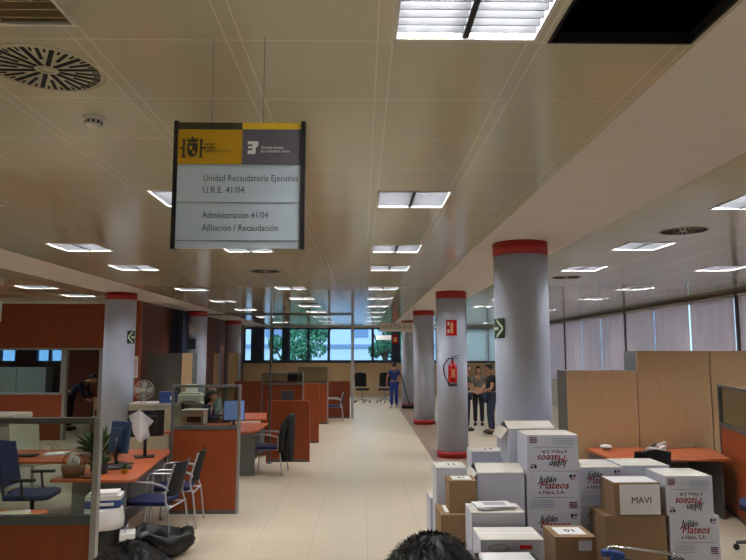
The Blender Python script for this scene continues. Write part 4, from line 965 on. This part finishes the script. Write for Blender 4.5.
# ------------------------------------------------------------------ people
def skin_mesh(V, E, rad, root=0, sub=1):
    me = bpy.data.meshes.new('s'); me.from_pydata([tuple(v) for v in V], E, []); o = bpy.data.objects.new('s', me); C.objects.link(o)
    o.modifiers.new('k', 'SKIN'); 
    for i, r in enumerate(rad):
        d = me.skin_vertices[0].data[i]; d.radius = r if isinstance(r, tuple) else (r, r); d.use_root = (i == root)
    s = o.modifiers.new('b', 'SUBSURF'); s.levels = sub; s.render_levels = sub
    bpy.context.view_layer.update()
    out = bpy.data.meshes.new_from_object(o.evaluated_get(bpy.context.evaluated_depsgraph_get()))
    C.objects.unlink(o); bpy.data.objects.remove(o); bpy.data.meshes.remove(me); return out
def person(label, loc, rz, pose, top='darkshirt', legs='jeans', hair='hair', shoe='shoe', sleeve='short', bald=False, longhair=False, sc=1.0, tufts=False, girth=1.0):
    t = thing('person', label, 'person', loc, rz); t.scale = (sc, sc, sc)
    J = dict(pel=(0, 0, .96), spi=(0, 0, 1.1), che=(0, .0, 1.3), nk=(0, 0, 1.46), hd=(0, .015, 1.62),
             hip=(.09, 0, .92), kn=(.1, .02, .5), an=(.1, 0, .09), toe=(.11, .15, .04),
             sh=(.175, 0, 1.4), el=(.23, -.02, 1.13), wr=(.24, .06, .89), hnd=(.24, .1, .8))
    JL = {}
    for k, v in J.items():
        JL[k+'R'] = Vector(v); JL[k+'L'] = Vector((-v[0], v[1], v[2]))
    for k, v in pose.items():
        if k in ('tilt', 'turn'): continue
        if k[-1] in 'LR' and k in JL: JL[k] = Vector(v)
        elif k in ('pel', 'spi', 'che', 'nk', 'hd'): JL[k+'R'] = JL[k+'L'] = Vector(v)
        else: JL[k+'R'] = Vector(v); JL[k+'L'] = Vector((-v[0], v[1], v[2]))
    g = lambda k: JL[k+'R']
    V = [g('pel'), g('spi'), g('che'), g('nk'), g('hd')-(g('hd')-g('nk'))*.25]; E = [(0, 1), (1, 2), (2, 3), (3, 4)]
    R = [(.125*girth, .1*girth), (.12*girth, .095*girth), (.135*girth, .1*girth), (.055, .055), (.05, .05)]
    idx = {}
    for s in 'RL':
        n = len(V); V += [JL['hip'+s], (JL['hip'+s]+JL['kn'+s])/2, JL['kn'+s], JL['kn'+s]*.6+JL['an'+s]*.4, JL['an'+s], JL['toe'+s]]
        R += [.092, .08, .056, .055, .038, .032]; E += [(0, n), (n, n+1), (n+1, n+2), (n+2, n+3), (n+3, n+4), (n+4, n+5)]
        n = len(V); V += [JL['sh'+s], (JL['sh'+s]+JL['el'+s])/2, JL['el'+s], JL['wr'+s]]; R += [.055, .047, .037, .026]; E += [(2, n), (n, n+1), (n+1, n+2), (n+2, n+3)]
    me = skin_mesh(V, E, R); b = MB().frommesh(me)
    HD = g('hd'); HM = Matrix.Translation(HD) @ Matrix.Rotation(pose.get('turn', 0), 4, 'Z') @ Matrix.Rotation(pose.get('tilt', 0), 4, 'X')
    def hf(p):
        q = p.copy()
        if p.z < -.1: q.x *= 1-.32*(-p.z-.1); q.y *= 1-.1*(-p.z)
        if p.y > .75 and abs(p.x) < .22 and -.38 < p.z < .12: q.y += .16*(1-abs(p.x)/.22)
        if p.y > .5 and .05 < p.z < .3 and .15 < abs(p.x) < .5: q.y -= .06
        if p.y > .6 and p.z < -.75: q.y += .08
        return q
    b.sphere((0, 0, 0), (.076, .097, .118), 28, 20, fn=hf, mx=HM)
    for s in (-1, 1): b.sphere((0, 0, 0), (.012, .02, .03), 10, 8, mx=HM @ Matrix.Translation((s*.078, -.005, -.005)))
    # hands: palm, four fingers of unequal length, thumb off the side of the palm
    for s in 'RL':
        w0, h0 = JL['wr'+s], JL['hnd'+s]; d = (h0-w0).normalized(); pn = Vector((1 if s == 'R' else -1, 0, .2)); sd = d.cross(pn)
        if sd.length < .2: sd = d.cross(Vector((0, 1, 0)))
        sd.normalize(); nn = sd.cross(d).normalized()
        pm = w0+d*.05
        b.tube([w0-d*.01, w0+d*.02, pm, w0+d*.085], [.024, .03, .034, .026], 10)
        for k, L in enumerate((.066, .076, .072, .056)):
            o_ = w0+d*.08+sd*(.027-.018*k); b.tube([o_, o_+d*L*.45+nn*.004, o_+d*L*.8+nn*.016, o_+d*L+nn*.03], [.0095, .009, .008, .006], 6)
        o_ = w0+d*.03+sd*.026; b.tube([o_, o_+sd*.025+d*.025, o_+sd*.03+d*.055+nn*.012], [.012, .01, .008], 6)
    b.build('body', M['skin'], t)
    # face details
    f = MB()
    for s in (-1, 1): f.sphere((0, 0, 0), (.011, .006, .007), 8, 6, mx=HM @ Matrix.Translation((s*.03, .088, .012)))
    f.build('eyes', M['eye'], t)
    MB().sphere((0, 0, 0), (.024, .006, .007), 8, 6, mx=HM @ Matrix.Translation((0, .09, -.055))).build('mouth', M['lip'], t)
    # clothes
    for nm, parts, mt, k in (('shirt', 'top', top, 1.16), ('trousers', 'leg', legs, 1.17)):
        if parts == 'top':
            V = [g('pel')*.9+g('spi')*.1, g('spi'), g('che'), g('nk')*.75+g('che')*.25]; E = [(0, 1), (1, 2), (2, 3)]; R = [(.142*girth, .115*girth), (.137*girth, .11*girth), (.15*girth, .114*girth), (.066, .062)]
            for s in 'RL':
                n = len(V); el, wr, sh = JL['el'+s], JL['wr'+s], JL['sh'+s]
                if sleeve == 'short': V += [sh, sh*.4+el*.6]; R += [.07, .058]; E += [(2, n), (n, n+1)]
                else: V += [sh, (sh+el)/2, el, el*.12+wr*.88]; R += [.07, .06, .05, .037]; E += [(2, n), (n, n+1), (n+1, n+2), (n+2, n+3)]
        else:
            V = [g('pel')]; E = []; R = [(.137*girth, .112*girth)]
            for s in 'RL':
                n = len(V); hp, kn, an = JL['hip'+s], JL['kn'+s], JL['an'+s]
                V += [hp, (hp+kn)/2, kn, kn*.5+an*.5, an*.97+kn*.03]; R += [.107, .095, .073, .068, .058]; E += [(0, n), (n, n+1), (n+1, n+2), (n+2, n+3), (n+3, n+4)]
        MB().frommesh(skin_mesh(V, E, R)).build(nm, M[mt], t)
    for s in 'RL':
        an, to = JL['an'+s], JL['toe'+s]; d = (to-an); d.z = 0; d.normalize(); a = math.atan2(d.y, d.x)-PI/2
        MB().sphere((0, 0, 0), (.05, .135, .055), 16, 10, fn=lambda p: Vector((p.x, p.y, max(p.z, -.75))), mx=Matrix.Translation((an.x+d.x*.06, an.y+d.y*.06, an.z-.047)) @ Matrix.Rotation(a, 4, 'Z')).build('shoe', M[shoe], t)
    if not bald:
        def hr(p):
            q = p.copy()
            if p.y > .25 and p.z < .42: q = p*.8
            elif p.z < -.35 and not longhair: q = p*.82
            return q*(1+random.uniform(-.02, .03))
        h = MB(); h.sphere((0, 0, 0), (.088, .108, .127), 28, 20, fn=hr, mx=HM @ Matrix.Translation((0, -.01, .008)))
        if longhair: h.sphere((0, 0, 0), (.085, .06, .13), 16, 12, mx=HM @ Matrix.Translation((0, -.065, -.08)))
        if tufts:
            for k in range(2600):
                z = random.uniform(-.3, 1); a = random.uniform(0, 2*PI); r = math.sqrt(max(0, 1-z*z)); n_ = Vector((r*math.cos(a), r*math.sin(a), z))
                if n_.y > .4 and z < .45: continue
                p = Vector((n_.x*.088, n_.y*.108-.01, n_.z*.127+.008)); tn = Vector((random.uniform(-.4, .4), -1, -.6)); tn -= n_*tn.dot(n_); dr = (n_*.28+tn.normalized()).normalized()*random.uniform(.012, .024)
                p = HM @ p; q = HM.to_3x3() @ dr; sd = q.cross(Vector((.3, .2, 1))).normalized()*.0022
                v = [h.bm.verts.new(x) for x in (p-sd, p+sd, p+q)]; h.bm.faces.new(v)
        h.build('hair', M[hair], t)
    else:
        MB().sphere((0, 0, 0), (.083, .1, .06), 20, 12, mx=HM @ Matrix.Translation((0, -.03, -.03))).build('hair', M['brownhair'], t)
    return t
stand = {}
# two onlookers right in front of the camera, seen from behind
person('person in front at bottom centre, only the top of the black hair shows', (.105, 1.0, 0), .0, {}, 'navy', 'jeans', tufts=True, sc=1.005)
person('person in front at bottom left, only the crown of the dark hair shows', (-.37, 1.1, 0), .2, {}, 'darkshirt', 'jeans', tufts=True, sc=.984)
# person in blue at the far end with a mop
person('person in blue work clothes mopping the floor at the far end of the aisle', (1.2, 24.9, 0), .35,
       dict(elR=(.28, .05, 1.14), wrR=(.2, .25, 1.02), hndR=(.17, .32, 1.0), elL=(-.3, -.02, 1.16), wrL=(-.3, .05, .95), anR=(.14, .1, .09), toeR=(.15, .25, .04)), 'scrub', 'scrub', 'brownhair', 'whiteshoe', sc=.97)
t = thing('mop', 'floor mop held by the person in blue', 'mop', (1.42, 24.7, 0), 0)
MB().tube([(.02, .1, 1.25), (.35, .0, .08)], .018).build('handle', M['black'], t); MB().obox((.3, 0, .05), (.5, .22, .1)).build('mop_head', M['blackf'], t, .015)
# men on the right reading a paper
person('man in dark shirt and jeans holding a white paper between the columns', (3.3, 17.0, 0), PI/2+.1,
       dict(elR=(.24, .08, 1.15), wrR=(.12, .3, 1.04), hndR=(.08, .4, 1.02), elL=(-.24, .06, 1.12), wrL=(-.14, .28, 1.03), hndL=(-.1, .38, 1.0), nk=(0, .02, 1.46), hd=(0, .06, 1.61), tilt=-.3, kn=(.1, .03, .5)), 'darkshirt', 'jeans', girth=1.35, sc=1.02)
t = thing('paper_sheet', 'open white sheet in the hands of the man in the dark shirt', 'paper', (2.9, 16.94, 1.04), .1)
MB().obox((-.08, 0, .02), (.3, .32, .004), (0, .15, 0)).build('sheet', M['paper'], t)
person('man in dark green behind the extinguisher column facing the reader', (2.75, 17.6, 0), -PI/2,
       dict(elR=(.24, .05, 1.15), wrR=(.2, .25, 1.1), hndR=(.18, .34, 1.1)), 'green', 'jeans', sc=.99)
person('dark haired person in grey patterned top standing behind the two men', (3.3, 18.9, 0), PI-.2, dict(elR=(.22, .1, 1.1), wrR=(.08, .25, 1.1), hndR=(.02, .3, 1.12)), 'check', 'darkshirt', sc=.95, longhair=True)
# bending person in the doorway room
person('person in navy bending forward inside the doorway at left', (-7.78, 17.9, 0), -PI/2,
       dict(pel=(0, 0, .92), spi=(0, .16, 1.08), che=(0, .36, 1.2), nk=(0, .5, 1.28), hd=(0, .62, 1.36), hip=(.09, 0, .9), sh=(.17, .38, 1.22), el=(.22, .42, .98), wr=(.2, .55, .82), hnd=(.18, .63, .8), tilt=-.7), 'navy', 'darkshirt', sleeve='long')
stand_table('brown table inside the doorway under the bending person', -7.0, -6.0, 17.4, 17.8, .72, 'redwood')
t = thing('wooden_chair', 'wooden chair inside the doorway at left', 'chair', (-6.55, 16.9, 0), .2)
MB().box(-.2, .2, -.2, .2, .42, .45).build('seat', M['maple'], t); MB().box(-.2, .2, .18, .2, .6, .9).build('backrest', M['maple'], t)
for sx in (-1, 1):
    for sy in (-1, 1): MB().box(sx*.18-.018, sx*.18+.018, sy*.18-.018, sy*.18+.018, 0, .9 if sy > 0 else .42).build('leg', M['maple'], t)
t = thing('desk_lamp', 'white lamp shade just inside the doorway beside the column', 'lamp', (-6.35, 17.55, .72))
MB().lathe([(.06, 0), (.06, .015), (.01, .02), (.01, .15)]).build('stand', M['whitep'], t); MB().lathe([(.12, .14), (.08, .25), (.05, .27), (.0001, .27)]).build('lamp_shade', M['whitep'], t)
# seated staff
seat = dict(pel=(0, 0, .56), spi=(0, .02, .7), che=(0, .06, .9), nk=(0, .08, 1.05), hd=(0, .13, 1.19), hip=(.09, .02, .54), kn=(.12, .42, .52), an=(.12, .42, .09), toe=(.12, .56, .04),
            sh=(.175, .06, 1.0), el=(.24, .14, .78), wr=(.16, .38, .8), hnd=(.15, .47, .79))
person('seated person with dark hair in navy behind the second partition glass', (-3.05, 13.05, 0), -PI/2, dict(seat, tilt=-.2), 'navy', 'darkshirt', sleeve='long', longhair=True)
person('bald seated person in pale teal beyond the one in navy', (-3.25, 15.0, 0), PI-.7, dict(seat), 'teal', 'darkshirt', bald=True, sleeve='long')

# ------------------------------------------------------------------ outside
struct('ground', MB().box(-60, 60, -12, 120, -.6, -.12), M['ground'])
def tree(label, x, y, r, h, n=2600):
    t = thing('tree', label, 'tree', (x, y, -.12), 0, 'trees outside the far windows')
    k = MB(); k.tube([(0, 0, 0), (.05, 0, h*.35), (-.05, .1, h*.6)], [.16, .12, .06]); k.tube([(.0, 0, h*.3), (.5, .2, h*.55)], [.07, .03]); k.tube([(0, 0, h*.33), (-.6, -.1, h*.6)], [.07, .03]); k.build('trunk', M['bark'], t)
    f = MB(); blobs = [(random.uniform(-.7, .7)*r, random.uniform(-.6, .6)*r, h*random.uniform(.3, .95), random.uniform(.3, .5)*r) for _ in range(14)]
    for i in range(n):
        bx, by, bz, br = random.choice(blobs); v = Vector([random.gauss(0, 1) for _ in range(3)]).normalized()*br*random.uniform(.7, 1.05); c = Vector((bx, by, bz))+v
        u = Vector([random.uniform(-1, 1) for _ in range(3)]).normalized()*.11; w = u.cross(v).normalized()*.07
        f.bm.faces.new([f.bm.verts.new(q) for q in (c-u, c+w, c+u, c-w)])
    f.build('foliage', M['leafdark'], t, recalc=False)
tree('green leafy tree outside the left part of the far windows', -3.1, 36, 1.3, 5)
tree('green leafy tree outside the far windows beside the pale building view', -4.6, 39, .9, 4.6)
tree('green leafy tree outside the far windows behind the small white hanging sign', 1.2, 36, 1.3, 5.4)
t = thing('building', 'pale bluish building with banded facade beyond the far windows', 'building', (0, 62, -.12))
MB().box(-34, 30, 0, 10, 0, 14).build('wall', M['pale'], t)
for z in (.6, 2.6, 6, 9): MB().box(-34, 30, -.12, 0, z, z+.35).build('band', M['paleband'], t)
for k in range(16):
    x = -33+k*4; MB().box(x, x+1.6, -.06, 0, 3.6, 5.2).build('window', M['paleband'], t)
t = thing('parked_car', 'blue car parked outside under the far windows', 'car', (-.6, 40, -.12))
m_ = MB(); m_.prism([(-2, .3), (-2.1, .8), (-1.5, .95), (-.9, 1.45), (.8, 1.45), (1.4, .95), (2.1, .8), (2.1, .3)], -.85, .85, 0, Matrix.Rotation(PI/2, 4, 'X')); m_.build('car_body', M['bluebox'], t, .06, 2)
for x in (-1.3, 1.3):
    for y in (-.85, .85): MB().cyl((x, y-.1, .33), (x, y+.1, .33), .33, seg=20).build('wheel', M['rubber'], t)
m_ = MB(); m_.prism([(-1.35, .98), (-.85, 1.38), (.75, 1.38), (1.25, .98)], -.86, .86, 0, Matrix.Rotation(PI/2, 4, 'X')); m_.build('car_window', M['dark'], t)

# ------------------------------------------------------------------ world, sun-lit sky, camera
w = bpy.data.worlds.new('World'); S.world = w; w.use_nodes = True; nt = w.node_tree; bg = nt.nodes['Background']
bg.inputs[0].default_value = lin((214, 225, 238)); bg.inputs[1].default_value = 4.2
cam = bpy.data.cameras.new('camera'); co = bpy.data.objects.new('camera', cam); C.objects.link(co)
cam.sensor_width = 36; cam.lens = 660/746*36; cam.clip_start = .05; cam.clip_end = 400
co.location = (0, 0, 2.03); co.rotation_euler = (PI/2+math.atan(73/660), 0, -math.radians(.95)); S.camera = co
S.view_settings.view_transform = 'Standard'; S.view_settings.look = 'None'; S.view_settings.gamma = 1; S.view_settings.use_curve_mapping = False
S.view_settings.exposure = .33
S.cycles.max_bounces = 10; S.cycles.diffuse_bounces = 6; S.cycles.transparent_max_bounces = 16
S.cycles.caustics_reflective = False; S.cycles.caustics_refractive = False; S.cycles.sample_clamp_indirect = 6
